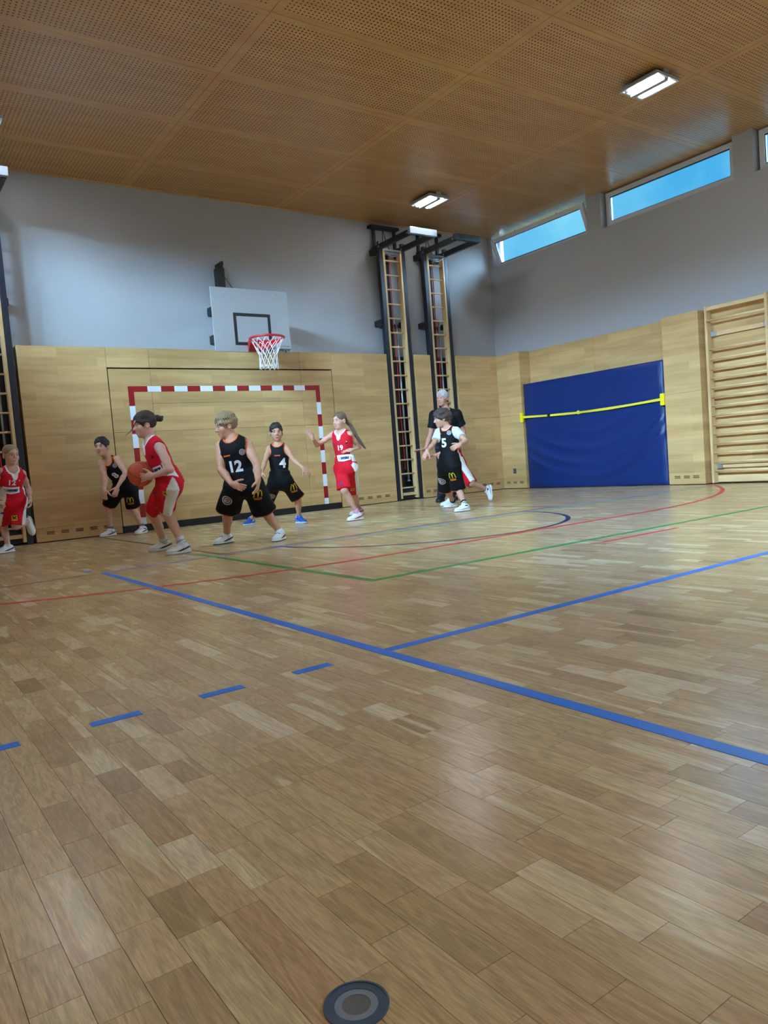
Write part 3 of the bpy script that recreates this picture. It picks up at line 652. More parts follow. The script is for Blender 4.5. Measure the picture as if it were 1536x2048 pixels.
wallbars(-4.455, -5.355, 'wooden wall bars mounted between the veneer pillar and the hall corner side')
# ------------------------------------------------------------------ people: smooth implicit bodies meshed by surface nets
A = lambda *v: np.array(v, float)
def unit(v): v = np.asarray(v, float); return v/max(1e-9, np.linalg.norm(v))
class Field:
    """ordered list of smooth unions / cuts; each primitive is a distance function with a centre and reach"""
    def __init__(s): s.p = []
    def _a(s, fn, lo, hi, k, op): s.p.append((fn, lo, hi, k, op)); return s
    def cone(s, a, b, ra, rb, k=0.02, op='u'):
        a, b = A(*a), A(*b); ba = b-a; L2 = max(1e-9, ba@ba)
        def fn(x, y, z):
            px, py, pz = x-a[0], y-a[1], z-a[2]
            t = np.clip((px*ba[0]+py*ba[1]+pz*ba[2])/L2, 0, 1)
            return np.sqrt((px-t*ba[0])**2+(py-t*ba[1])**2+(pz-t*ba[2])**2)-(ra+(rb-ra)*t)
        r = max(ra, rb); return s._a(fn, np.minimum(a, b)-r, np.maximum(a, b)+r, k, op)
    def frustum(s, a, b, ra, rb, k=0.02, op='u', sq=1.0, side=None, wav=0.0):
        """flat-ended cone (a cloth leg or sleeve); sq squashes across side; wav adds folds"""
        a, b = A(*a), A(*b); ax = unit(b-a); L = np.linalg.norm(b-a)
        sd = unit(np.cross(ax, A(0.3, 0.5, 0.8)) if side is None else side-ax*(side@ax)); o = np.cross(ax, sd)
        def fn(x, y, z):
            px, py, pz = x-a[0], y-a[1], z-a[2]
            h = px*ax[0]+py*ax[1]+pz*ax[2]; u = px*sd[0]+py*sd[1]+pz*sd[2]; v = (px*o[0]+py*o[1]+pz*o[2])/sq
            t = np.clip(h/L, 0, 1); rr = ra+(rb-ra)*t
            if wav: rr = rr+wav*t*np.sin(3*np.arctan2(v, u)+1.3)+0.5*wav*t*np.sin(5*np.arctan2(v, u)+9*t)
            d = np.sqrt(u*u+v*v)-rr; e = np.abs(h-L/2)-L/2
            return np.minimum(np.maximum(d, e), 0)+np.sqrt(np.maximum(d, 0)**2+np.maximum(e, 0)**2)
        r = max(ra, rb)*max(1, sq)+wav*2; return s._a(fn, np.minimum(a, b)-r, np.maximum(a, b)+r, k, op)
    def ell(s, c, r, R=None, k=0.02, op='u', noise=None):
        """ellipsoid; R has the axes as rows"""
        c, r = A(*c), A(*r); R = np.eye(3) if R is None else np.asarray(R)
        def fn(x, y, z):
            px, py, pz = x-c[0], y-c[1], z-c[2]
            q = [px*R[i, 0]+py*R[i, 1]+pz*R[i, 2] for i in range(3)]
            k0 = np.sqrt(sum((q[i]/r[i])**2 for i in range(3))); k1 = np.sqrt(sum((q[i]/r[i]**2)**2 for i in range(3)))
            d = k0*(k0-1)/np.maximum(k1, 1e-6)
            return d+noise(*q) if noise else d
        m = r.max(); return s._a(fn, c-m, c+m, k, op)
    def half(s, c, n, k=0.004):
        """keep only the side the normal n points away from"""
        c, n = A(*c), unit(n)
        def fn(x, y, z): return -((x-c[0])*n[0]+(y-c[1])*n[1]+(z-c[2])*n[2])
        return s._a(fn, None, None, k, 'c')
    def bounds(s):
        lo = np.min([p[1] for p in s.p if p[1] is not None and p[4] == 'u'], 0); hi = np.max([p[2] for p in s.p if p[2] is not None and p[4] == 'u'], 0); return lo-0.02, hi+0.02
    def grid(s, lo, hi, h):
        n = np.maximum(3, np.ceil((hi-lo)/h).astype(int)+1); F = np.full(n, 0.3, np.float32)
        ax = [lo[i]+h*np.arange(n[i]) for i in range(3)]
        for fn, a, b, k, op in s.p:
            if a is None: sl = tuple(slice(0, m) for m in n)
            else:
                i0 = np.clip(np.floor((a-k-0.03-lo)/h).astype(int), 0, n); i1 = np.clip(np.ceil((b+k+0.03-lo)/h).astype(int)+1, 0, n)
                if np.any(i1 <= i0): continue
                sl = tuple(slice(i0[i], i1[i]) for i in range(3))
            d = fn(ax[0][sl[0]][:, None, None], ax[1][sl[1]][None, :, None], ax[2][sl[2]][None, None, :]).astype(np.float32)
            f = F[sl]
            if op == 'u':
                t = np.clip(0.5+0.5*(f-d)/k, 0, 1); F[sl] = f*(1-t)+d*t-k*t*(1-t)
            else:                                   # cut away
                d = -d; t = np.clip(0.5-0.5*(f-d)/k, 0, 1); F[sl] = f*(1-t)+d*t+k*t*(1-t)
        return F
    def mesh(s, h, lo=None, hi=None):
        if lo is None: lo, hi = s.bounds()
        return surface_nets(s.grid(lo, hi, h), lo, h)
def surface_nets(F, lo, h):
    n = F.shape; S_ = F < 0
    c = [(i, j, k) for i in (0, 1) for j in (0, 1) for k in (0, 1)]
    sub = lambda G, o: G[o[0]:n[0]-1+o[0], o[1]:n[1]-1+o[1], o[2]:n[2]-1+o[2]]
    cnt = sum(sub(S_, o).astype(np.int8) for o in c); act = (cnt > 0) & (cnt < 8); I = np.argwhere(act)
    if len(I) == 0: return np.zeros((0, 3)), np.zeros((0, 4), int)
    P = np.zeros((len(I), 3)); K = np.zeros(len(I))
    fv = {o: F[I[:, 0]+o[0], I[:, 1]+o[1], I[:, 2]+o[2]] for o in c}
    for a in c:
        for d in range(3):
            if a[d]: continue
            b = list(a); b[d] = 1; b = tuple(b); fa, fb = fv[a], fv[b]; m = (fa < 0) != (fb < 0)
            t = np.where(m, fa/np.where(m, fa-fb, 1), 0); q = np.tile(np.array(a, float), (len(I), 1)); q[:, d] = t
            P[m] += q[m]; K[m] += 1
    V = lo+h*(I+P/K[:, None]); idx = -np.ones(act.shape, int); idx[act] = np.arange(len(I)); Q = []
    for d in range(3):
        e1, e2 = [(1, 2), (2, 0), (0, 1)][d]
        sl0 = [slice(1, n[i]-1) for i in range(3)]; sl0[d] = slice(0, n[d]-1); sl1 = list(sl0); sl1[d] = slice(1, n[d])
        s0, s1 = S_[tuple(sl0)], S_[tuple(sl1)]; E = np.argwhere(s0 != s1)
        if len(E) == 0: continue
        flip = s0[E[:, 0], E[:, 1], E[:, 2]]; E = E.copy()
        for i in range(3):
            if i != d: E[:, i] += 1
        def at(o1, o2):
            G = E.copy(); G[:, e1] -= o1; G[:, e2] -= o2; return idx[G[:, 0], G[:, 1], G[:, 2]]
        q = np.stack([at(1, 1), at(0, 1), at(0, 0), at(1, 0)], 1); q[~flip] = q[~flip][:, ::-1]; Q.append(q)
    Q = np.concatenate(Q); return V, Q[(Q >= 0).all(1)]
def attr_mat(name, rough, sheen=0.0, bump=0.0, bscale=(1,1,1), sss=0.0, spec=0.4):
    m = bpy.data.materials.new(name); m.use_nodes = True; t = m.node_tree; b = t.nodes['Principled BSDF']
    a = N(t, 'ShaderNodeAttribute', attribute_name='col'); b.inputs['Roughness'].default_value = rough; b.inputs['Sheen Weight'].default_value = sheen; b.inputs['Specular IOR Level'].default_value = spec
    g = N(t, 'ShaderNodeNewGeometry'); v = N(t, 'ShaderNodeVectorMath', operation='MULTIPLY'); v.inputs[1].default_value = bscale; t.links.new(g.outputs['Position'], v.inputs[0])
    n = N(t, 'ShaderNodeTexNoise'); n.inputs['Scale'].default_value = 1.0; n.inputs['Detail'].default_value = 3; t.links.new(v.outputs[0], n.inputs['Vector'])
    mr = N(t, 'ShaderNodeMapRange'); mr.inputs['To Min'].default_value = 0.82; mr.inputs['To Max'].default_value = 1.18; t.links.new(n.outputs['Fac'], mr.inputs['Value'])
    hv = N(t, 'ShaderNodeHueSaturation'); t.links.new(a.outputs['Color'], hv.inputs['Color']); t.links.new(mr.outputs[0], hv.inputs['Value']); t.links.new(hv.outputs['Color'], b.inputs['Base Color'])
    if bump:
        bp = N(t, 'ShaderNodeBump'); bp.inputs['Strength'].default_value = bump; bp.inputs['Distance'].default_value = 0.01; t.links.new(n.outputs['Fac'], bp.inputs['Height']); t.links.new(bp.outputs['Normal'], b.inputs['Normal'])
    if sss: b.inputs['Subsurface Weight'].default_value = sss; b.inputs['Subsurface Radius'].default_value = (0.012, 0.005, 0.003); b.inputs['Subsurface Scale'].default_value = 0.6
    MATS[name] = m
attr_mat('skin', 0.52, bscale=(30, 30, 30), spec=0.35); attr_mat('cloth', 0.75, 0.0, 0.45, (13, 13, 9), spec=0.2); attr_mat('hair', 0.55, 0.0, 0.6, (160, 160, 60)); attr_mat('shoe', 0.5, 0.0, 0.1, (80, 80, 80)); attr_mat('print', 0.6)
def npmesh(name, V, Q, cols, m, parent, smooth=True, origin=None):
    origin = parent_loc(parent) if origin is None else Vector(origin)
    me = bpy.data.meshes.new(name); V = np.asarray(V, np.float32)-np.array(origin, np.float32); Q = np.asarray(Q, np.int32)
    me.vertices.add(len(V)); me.vertices.foreach_set('co', V.ravel()); k = Q.shape[1]
    me.loops.add(Q.size); me.loops.foreach_set('vertex_index', Q.ravel()); me.polygons.add(len(Q))
    me.polygons.foreach_set('loop_start', np.arange(len(Q), dtype=np.int32)*k)
    me.update(calc_edges=True); me.polygons.foreach_set('use_smooth', np.full(len(Q), smooth))
    c = np.ones((len(V), 4), np.float32); c[:, :3] = cols; a = me.color_attributes.new('col', 'FLOAT_COLOR', 'POINT'); a.data.foreach_set('color', c.ravel())
    return link(name, me, m, parent, origin)
C3 = lambda r, g, b: np.array(srgb(r, g, b)[:3])

def make_person(o):
    H = o['H']; s = H/1.5; up = A(0, 0, 1)
    base = floor_pt(*o['base'])*A(1, 1, 0)
    d = unit((base-CAM)*A(1, 1, 0)); rt = A(d[1], -d[0], 0); dirv = lambda t: unit(rt*t[0]-d*t[1]+up*t[2])       # (image right, towards camera, up)
    def J(u, v, dep=0.0): r = ray(u, v); return CAM+r*(((base-CAM)@d+dep)/(r@d))
    def reach(parent, uv, L, near):
        r = unit(ray(*uv)); q = parent-CAM; b_ = r@q; disc = L*L-(q@q-b_*b_)
        return CAM+r*b_ if disc <= 0 else CAM+r*(b_+(-1 if near else 1)*math.sqrt(disc))
    j = {}
    j['pel'] = J(*o['pel']); j['nb'] = J(*o['nb'])
    for q in 'RL':
        j['sh'+q] = J(*o['sh'+q]); j['hip'+q] = J(*o['hip'+q])
        e = o['el'+q]; j['el'+q] = reach(j['sh'+q], e[:2], 0.178*H, e[2]); w = o['wr'+q]; j['wr'+q] = reach(j['el'+q], w[:2], 0.150*H, w[2])
        an = o['an'+q]
        if len(an) == 2: j['an'+q] = floor_pt(*an)*A(1, 1, 0)+up*0.075*s
        else: j['an'+q] = J(*an)
        r = unit(ray(*o['kn'+q])); best = None; c0 = (j['hip'+q]-CAM)@r
        for t in np.linspace(c0-0.5, c0+0.5, 201):
            P = CAM+r*t; e_ = (np.linalg.norm(P-j['hip'+q])-0.235*H)**2+(np.linalg.norm(P-j['an'+q])-0.235*H)**2
            if best is None or e_ < best[0]: best = (e_, P)
        j['kn'+q] = best[1]
    if o.get('dbg'): print(o['name'], {k: round(float(np.linalg.norm(j['hip'+k]-j['kn'+k])/H), 3) for k in 'RL'}, {k: round(float(np.linalg.norm(j['an'+k]-j['kn'+k])/H), 3) for k in 'RL'}, 'torso', round(float(np.linalg.norm(j['nb']-j['pel'])/H), 3), 'shw', round(float(np.linalg.norm(j['shR']-j['shL'])/H), 3), 'hd', round(float((J(*o['head'])-j['nb'])[2]/H), 3))
    P_, Nb = j['pel'], j['nb']; upt = unit(Nb-P_); sl_ = j['shL']-j['shR']; lat = unit(sl_-upt*(sl_@upt)); front = unit(np.cross(lat, upt))
    # lat points to the person's left, front = where the chest faces
    plat = unit((j['hipL']-j['hipR'])*A(1, 1, 0)); pfront = unit(np.cross(plat, up))
    RT = np.stack([lat, front, upt])
    w = o.get('wide', 1.0)
    hs = o.get('hs', 1.0); hc = J(*o['head']); hf = dirv(o['face']); hu = unit(dirv(o.get('hup', (0, 0, 1)))-hf*(dirv(o.get('hup', (0, 0, 1)))@hf)); hx = np.cross(hf, hu)
    RH = np.stack([hx, hf, hu])                       # local x = person's right
    hl = lambda x, y, z: hc+(hx*x+hf*y+hu*z)*hs
    def torso(F, inf, k=0.05, low=True):
        if low: F.ell(P_, A(0.126*w, 0.098*w, 0.105)*s+inf, RT, k)
        F.ell(P_+(Nb-P_)*0.40, A(0.112*w, 0.086*w, 0.12)*s+inf, RT, k); F.ell(P_+(Nb-P_)*0.70, A(0.130*w, 0.094*w, 0.125)*s+inf, RT, k)
        for q in 'RL': F.cone(Nb-upt*0.015*s, j['sh'+q]-upt*0.005*s, 0.045*s+inf, 0.040*s+inf, k)
    # ---- body
    B = Field(); torso(B, 0.0)
    for q in 'RL':
        sh, el, wr, hp_, kn, an = (j[n+q] for n in ('sh', 'el', 'wr', 'hip', 'kn', 'an'))
        aw = o.get('arm', 1.0); lw = o.get('leg', 1.0)
        B.cone(sh, sh+(el-sh)*0.5, 0.044*s*aw, 0.039*s*aw, 0.03); B.cone(sh+(el-sh)*0.5, el, 0.039*s*aw, 0.031*s*aw, 0.02)
        B.cone(el, el+(wr-el)*0.35, 0.031*s*aw, 0.033*s*aw, 0.02); B.cone(el+(wr-el)*0.35, wr, 0.033*s*aw, 0.0215*s*aw, 0.02)
        B.cone(hp_, kn, 0.078*s*lw, 0.050*s*lw, 0.03); B.ell(kn+pfront*0.008*s, A(0.046, 0.046, 0.052)*s*lw, None, 0.02)
        sd = kn-an; back = -pfront
        B.cone(kn, an, 0.046*s*lw, 0.030*s*lw, 0.02); B.cone(kn-sd*0.18+back*0.012*s, kn-sd*0.48+back*0.010*s, 0.040*s*lw, 0.038*s*lw, 0.03)
        # hand
        hd = o['hand'+q]; hdir = unit(dirv(hd['dir'])); pn = dirv(hd['palm']); pn = unit(pn-hdir*(pn@hdir)); sx = np.cross(hdir, pn)*(1 if q == 'R' else -1)   # sx to the thumb side
        g = H*0.62; pc = wr+hdir*0.046*g; RHd = np.stack([sx, hdir, pn]); j['hc'+q] = pc+hdir*0.03*g
        B.cone(wr, wr+hdir*0.03*g, 0.0215*s, 0.022*s, 0.015)
        B.ell(pc, A(0.040, 0.048, 0.017)*g, RHd, 0.012)
        cu = hd.get('curl', 0.5); sp = hd.get('spread', 0.06)
        for fi, (fx, fl) in enumerate(((0.030, 0.072), (0.0105, 0.080), (-0.0095, 0.074), (-0.029, 0.058))):
            a0 = pc+(sx*fx+hdir*0.040)*g; fd = unit(hdir+sx*(sp*(1.5-fi)*1.0)); bend = cu*(0.9+0.15*fi)
            for si, fr_ in enumerate((0.44, 0.31, 0.25)):
                fd = unit(fd*math.cos(bend*0.8)+pn*math.sin(bend*0.8)); pn2 = pn
                a1 = a0+fd*fl*fr_*g; rr = (0.0100-0.0010*si)*g; B.cone(a0, a1, rr*1.02, rr*0.94, 0.005); a0 = a1
        td = unit(sx*hd.get('thumb', 0.8)+hdir*0.75+pn*0.35); a0 = pc+(sx*0.028-hdir*0.020+pn*0.004)*g
        for fl, rr in ((0.036, 0.0125), (0.030, 0.0105), (0.022, 0.0095)):
            a1 = a0+td*fl*g; B.cone(a0, a1, rr*g, rr*0.93*g, 0.008); a0 = a1; td = unit(td+hdir*0.25+pn*0.15*cu)
    # neck and head
    B.cone(Nb-upt*0.01*s, hl(0, -0.018, -0.045), 0.050*s*o.get('neckw', 1.0), 0.047*hs, 0.03)
    for c, r, k in (((0, -0.012, 0.035), (0.074, 0.092, 0.078), 0.02), ((0, 0.022, -0.025), (0.060, 0.066, 0.078), 0.03), ((0, 0.034, -0.068), (0.042, 0.044, 0.036), 0.025),
                    ((0, 0.066, -0.088), (0.017, 0.015, 0.014), 0.02), ((0.036, 0.052, -0.03), (0.024, 0.024, 0.026), 0.02), ((-0.036, 0.052, -0.03), (0.024, 0.024, 0.026), 0.02),
                    ((0, 0.070, 0.026), (0.050, 0.016, 0.012), 0.015)):
        B.ell(hl(*c), A(*r)*hs, RH, k*hs)
    for x in (-0.030, 0.030): B.ell(hl(x, 0.098, 0.004), A(0.019, 0.021, 0.010)*hs, RH, 0.010*hs, 'c')
    B.cone(hl(0, 0.082, 0.010), hl(0, 0.100, -0.022), 0.008*hs, 0.0125*hs, 0.010*hs)
    for x in (-0.011, 0.011): B.ell(hl(x, 0.090, -0.028), A(0.008, 0.010, 0.007)*hs, RH, 0.006)
    B.ell(hl(0, 0.085, -0.0535), A(0.022, 0.009, 0.0048)*hs, RH, 0.006); B.ell(hl(0, 0.083, -0.0635), A(0.019, 0.009, 0.0058)*hs, RH, 0.006)
    for x in (-1, 1):
        B.ell(hl(0.077*x, -0.010, -0.010), A(0.009, 0.020, 0.031)*hs, RH, 0.008); B.ell(hl(0.084*x, -0.004, -0.008), A(0.006, 0.011, 0.018)*hs, RH, 0.005, 'c')
    boxes = [(hc-0.155*hs, hc+0.155*hs, 0.0045)]
    for q in 'RL': boxes.append((j['hc'+q]-0.098*H*0.62/0.93*1.15, j['hc'+q]+0.098*H*0.62/0.93*1.15, 0.0034))
    lo, hi = B.bounds(); V, Q = B.mesh(0.0085, lo, hi)
    ctr = V[Q].mean(1); keep = np.ones(len(Q), bool)
    for a, b, h in boxes: keep &= ~((ctr > a+0.012) & (ctr < b-0.012)).all(1)
    VV, QQ = [V], [Q[keep]]; off = len(V)
    for a, b, h in boxes:
        v, q_ = B.mesh(h, a, b); VV.append(v); QQ.append(q_+off); off += len(v)
    V = np.concatenate(VV); Q = np.concatenate(QQ); us = np.unique(Q); mp = -np.ones(len(V), int); mp[us] = np.arange(len(us)); V = V[us]; Q = mp[Q]
    sk = C3(*o['skin']); col = np.tile(sk, (len(V), 1)); red = sk*A(1.0, 0.72, 0.66)
    L = ((V-hc)@RH.T)/hs; inh = (np.abs(L) < 0.15).all(1)
    def spot(c, r, colr, amt):
        wt = amt*np.exp(-(((L-A(*c))/A(*r))**2).sum(1))*inh; col[:] = col*(1-wt[:, None])+colr*wt[:, None]
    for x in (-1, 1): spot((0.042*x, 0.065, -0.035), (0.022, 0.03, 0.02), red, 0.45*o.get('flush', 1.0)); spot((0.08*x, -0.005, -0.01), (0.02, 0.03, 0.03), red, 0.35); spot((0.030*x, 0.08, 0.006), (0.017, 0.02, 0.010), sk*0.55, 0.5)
    spot((0, 0.10, -0.024), (0.013, 0.015, 0.013), red, 0.35)
    lip = sk*A(0.86, 0.50, 0.47)
    spot((0, 0.092, -0.0585), (0.020, 0.02, 0.0085), lip, 0.95); spot((0, 0.094, -0.0583), (0.018, 0.02, 0.0022), lip*0.35, 0.8)
    for q in 'RL':
        for n in ('kn', 'el', 'hc'):
            wt = 0.30*np.exp(-(np.linalg.norm(V-j[n+q], axis=1)/(0.05*s))**2); col = col*(1-wt[:, None])+red*wt[:, None]
    root = npmesh('person', V, Q, col, 'skin', None, True, base); tag(root, o['label'], 'person', o.get('group'))
    # eyes, brows
    for x in (-1, 1):
        n1, n2 = 14, 10; ev, eq, ec = [], [], []
        for a in range(n2+1):
            th = math.pi*a/n2
            for b in range(n1):
                ph = 2*math.pi*b/n1; p = (math.sin(th)*math.cos(ph), math.cos(th), math.sin(th)*math.sin(ph))
                ev.append(hl(0.030*x+0.0135*p[0], 0.0715+0.0105*p[1], 0.004+0.0058*p[2])); g_ = math.hypot(p[0]*0.0135+0.002*o.get('gaze', 0), p[2]*0.0058)
                ec.append(C3(40, 28, 22) if p[1] > 0 and g_ < 0.0064 else C3(196, 186, 180))
        for a in range(n2):
            for b in range(n1): eq.append((a*n1+b, a*n1+(b+1) % n1, (a+1)*n1+(b+1) % n1, (a+1)*n1+b))
        npmesh('eye', np.array(ev), np.array(eq)[:, ::-1], np.array(ec), 'skin', root)
        bw_ = MB().tube([hl(x*(0.014+0.034*t), 0.0865-0.013*t*t, 0.0235+0.006*math.sin(2.2*t)) for t in (0, 0.25, 0.5, 0.75, 1)], [0.0025*hs, 0.0036*hs, 0.0036*hs, 0.003*hs, 0.0015*hs], 6)
        npmesh('eyebrow', np.array(bw_.v), np.array([f for f in bw_.f if len(f) == 4]), C3(*o['hair'])*0.8, 'hair', root)
    # ---- hair
    hr = o['hstyle']; HF = Field(); am = hr.get('noise', 0.004); fq = hr.get('freq', 55)
    nzf = lambda x, y, z: am*(np.sin(fq*x/hs+3*np.sin(31*z/hs))*np.sin(0.6*fq*y/hs+1.0)+0.5*np.sin(1.7*fq*z/hs+2*np.sin(40*x/hs)))
    gx = hr.get('grow', 0.008)
    HF.ell(hl(0, -0.014, 0.038), (A(0.077, 0.095, 0.080)+gx+A(0, 0, hr.get('top', 0.0)))*hs, RH, 0.01, 'u', nzf)
    for c, r in hr.get('extra', ()): HF.ell(hl(*c), A(*r)*hs, RH, 0.02, 'u', nzf)
    jit = lambda x, y, z: 0.0035*hs*(np.sin(150*x/hs+1.0)+np.sin(97*x/hs+60*z/hs)+0.7*np.sin(210*z/hs))
    fz = hr.get('line', 0.064); HF.ell(hl(0, 0.088, -0.035), A(hr.get('fw', 0.068), hr.get('fd', 0.062), fz+0.035)*hs, RH, 0.006, 'c', jit)
    HF.ell(hl(0, 0.06, -0.10), A(0.10, 0.085, 0.085)*hs, RH, 0.006, 'c', jit)
    HF.half(hl(0, -0.06, hr.get('nape', -0.055)), -(hu+hf*0.10), 0.01)
    if not hr.get('ears_hidden'):
        for x in (-1, 1): HF.ell(hl(0.085*x, -0.002, -0.024), A(0.035, 0.026, 0.040)*hs, RH, 0.01, 'c')
    V, Q = HF.mesh(0.0055); hcol = C3(*o['hair']); Lh = ((V-hc)@RH.T)/hs
    ph_ = np.arctan2(Lh[:, 0], Lh[:, 1]+0.045); st_ = np.clip(0.45+0.35*np.sin(ph_*31+2*np.sin(Lh[:, 2]*60))+0.25*np.sin(ph_*67+Lh[:, 2]*90), 0, 1); hc2 = C3(*hr.get('hi', tuple(min(255, c*1.25) for c in o['hair'])))
    npmesh('hair', V, Q, hcol+(hc2-hcol)*st_[:, None]*0.7, 'hair', root)
    if 'tail' in hr:                                 # bun, ponytail or braid: local points with radii
        T_ = Field(); tp = [hl(*q[:3]) for q in hr['tail']]; tr_ = [q[3]*hs for q in hr['tail']]
        for i in range(len(tp)-1):
            m_ = 4 if hr.get('braid') else 1
            for k_ in range(m_):
                a, b = tp[i]+(tp[i+1]-tp[i])*k_/m_, tp[i]+(tp[i+1]-tp[i])*(k_+1)/m_; ra, rb = tr_[i]+(tr_[i+1]-tr_[i])*k_/m_, tr_[i]+(tr_[i+1]-tr_[i])*(k_+1)/m_
                T_.cone(a, b, ra*(1.15 if m_ > 1 and k_ % 2 else 1.0), rb*(0.8 if m_ > 1 and k_ % 2 == 0 else 1.0), 0.006)
        V, Q = T_.mesh(0.005); npmesh('hair_tail', V, Q, hcol, 'hair', root)
    if hr.get('strand'):
        b_ = MB().tube([hl(*q) for q in hr['strand']], [0.004*hs, 0.004*hs, 0.003*hs, 0.002*hs][:len(hr['strand'])], 6); npmesh('hair_strand', np.array(b_.v), np.array([f for f in b_.f if len(f) == 4]), hcol, 'hair', root)
    # ---- shirt
    tk = o['top']; inf = tk.get('inf', 0.017)*s
    def shirt(name, colr, inf, sleeve, armhole, trim, neck, vneck, hem, side=None):
        F = Field(); torso(F, inf, 0.05)
        if hem > 0: F.frustum(P_+upt*0.10*s, P_-upt*(hem+0.04)*s, 0.118*s*w+inf, 0.130*s*w+inf*1.3, 0.05, 'u', 0.80, lat, 0.006*s)
        if sleeve:
            for q in 'RL': F.cone(j['sh'+q], j['sh'+q]+(j['el'+q]-j['sh'+q])*0.2, 0.058*s, 0.056*s, 0.03); F.frustum(j['sh'+q], j['sh'+q]+(j['el'+q]-j['sh'+q])*sleeve, 0.054*s+inf*0.3, 0.056*s+inf*0.3, 0.03, 'u', 1, None, 0.004)
        cuts = Field()
        if armhole:
            for q, sg in (('R', -1), ('L', 1)):
                a = j['sh'+q]+lat*sg*0.012*s+upt*0.012*s; b = a+unit(j['el'+q]-j['sh'+q])*0.085*s; F.cone(a, b, armhole*s, armhole*s*1.05, 0.008, 'c')
                if tk.get('armtrim'): cuts.cone(a, b, armhole*s, armhole*s*1.05)
        nc = Nb+front*0.040*s+upt*0.035*s
        F.ell(nc, A(0.064, 0.085, 0.068)*s*neck, RT, 0.006, 'c'); cuts.ell(nc, A(0.064, 0.085, 0.068)*s*neck, RT, 0.02)
        if vneck: F.cone(Nb+front*0.085*s+upt*0.03*s, Nb+front*0.115*s-upt*0.075*s, 0.040*s, 0.010*s, 0.01, 'c'); cuts.cone(Nb+front*0.085*s+upt*0.03*s, Nb+front*0.115*s-upt*0.075*s, 0.040*s, 0.010*s, 0.01)
        if hem is not None: F.half(P_-upt*hem*s, -upt, 0.006)
        V, Q = F.mesh(0.0075)
        if len(V) == 0: return None
        c = np.tile(C3(*colr), (len(V), 1)); dcut = np.full(len(V), 1.0)
        for fn, *_ in cuts.p: dcut = np.minimum(dcut, fn(V[:, 0], V[:, 1], V[:, 2]))
        if trim is not None: c[dcut < tk.get('tw', 0.010)*s+0.003] = C3(*trim)
        if side is not None:                         # contrast panel down the flanks
            X = (V-P_)@lat; Y = (V-P_)@front; Z = (V-P_)@upt/np.linalg.norm(Nb-P_); an_ = np.abs(np.arctan2(Y, np.abs(X)))
            c[(an_ < tk.get('sidew', 0.33)) & (Z < 0.45)] = C3(*side)
        ob = npmesh(name, V, Q, c, 'cloth', root); return ob, V, Q
    if tk.get('under'): shirt('undershirt', tk['under'], inf*0.55, 0.62, None, None, 0.86, False, 0.02)
    jer = shirt(tk.get('name', 'jersey'), tk['col'], inf, tk.get('sleeve'), None if tk.get('sleeve') else tk.get('hole', 0.056), tk.get('trim'), tk.get('neck', 1.0), tk.get('v', False), tk.get('hem', 0.05), tk.get('side'))
    # ---- shorts or trousers
    bk = o['bottom']; F = Field(); F.ell(P_+upt*0.02*s, A(0.130*w, 0.104*w, 0.11)*s+0.014*s, RT, 0.05)
    F.ell(P_-up*0.05*s, A(0.132*w, 0.108*w, 0.10)*s+0.012*s, RT, 0.05)
    for q in 'RL':
        hp_, kn, an = j['hip'+q], j['kn'+q], j['an'+q]
        if bk.get('long'):
            F.cone(hp_, kn, 0.088*s, 0.066*s, 0.04); F.frustum(kn, an-unit(kn-an)*0.02, 0.064*s, 0.056*s, 0.03, 'u', 1, None, 0.004)
            F.ell(kn, A(0.06, 0.06, 0.06)*s, None, 0.03)
        else:
            F.ell(hp_, A(0.098, 0.098, 0.098)*s*w, None, 0.04); F.frustum(hp_+unit(hp_-kn)*0.02*s, hp_+(kn-hp_)*bk.get('len', 0.92), 0.100*s*w, bk.get('hemr', 0.094)*s*w, 0.045, 'u', 0.94, plat, 0.010*s)
    V, Q = F.mesh(0.0078); c = np.tile(C3(*bk['col']), (len(V), 1))
    if not bk.get('long'):
        for q, sg in (('R', -1), ('L', 1)):
            hp_, kn = j['hip'+q], j['kn'+q]; ax = unit(kn-hp_); ln = np.linalg.norm(kn-hp_)*bk.get('len', 0.92); t = (V-hp_)@ax; rel = V-hp_-t[:, None]*ax; own = (np.linalg.norm(rel, axis=1) < 0.15*s)
            oth = 'L' if q == 'R' else 'R'; ax2 = unit(j['kn'+oth]-j['hip'+oth]); t2 = np.clip((V-j['hip'+oth])@ax2, 0, 1); own &= np.linalg.norm(rel, axis=1) < np.linalg.norm(V-j['hip'+oth]-t2[:, None]*ax2, axis=1)
            outw = unit(plat*sg-ax*((plat*sg)@ax)); fw = np.cross(ax, outw); ang_ = np.arctan2(rel@fw, rel@outw)
            if bk.get('stripe') is not None: c[own & (np.abs(ang_-bk.get('soff', 0)) < bk.get('sw', 0.60)) & (t > -0.10*s)] = C3(*bk['stripe'])
            if bk.get('trim') is not None: c[own & (t > ln-0.014) & (t < ln+0.03)] = C3(*bk['trim'])
    sho = (npmesh('trousers' if bk.get('long') else 'shorts', V, Q, c, 'cloth', root), V, Q)
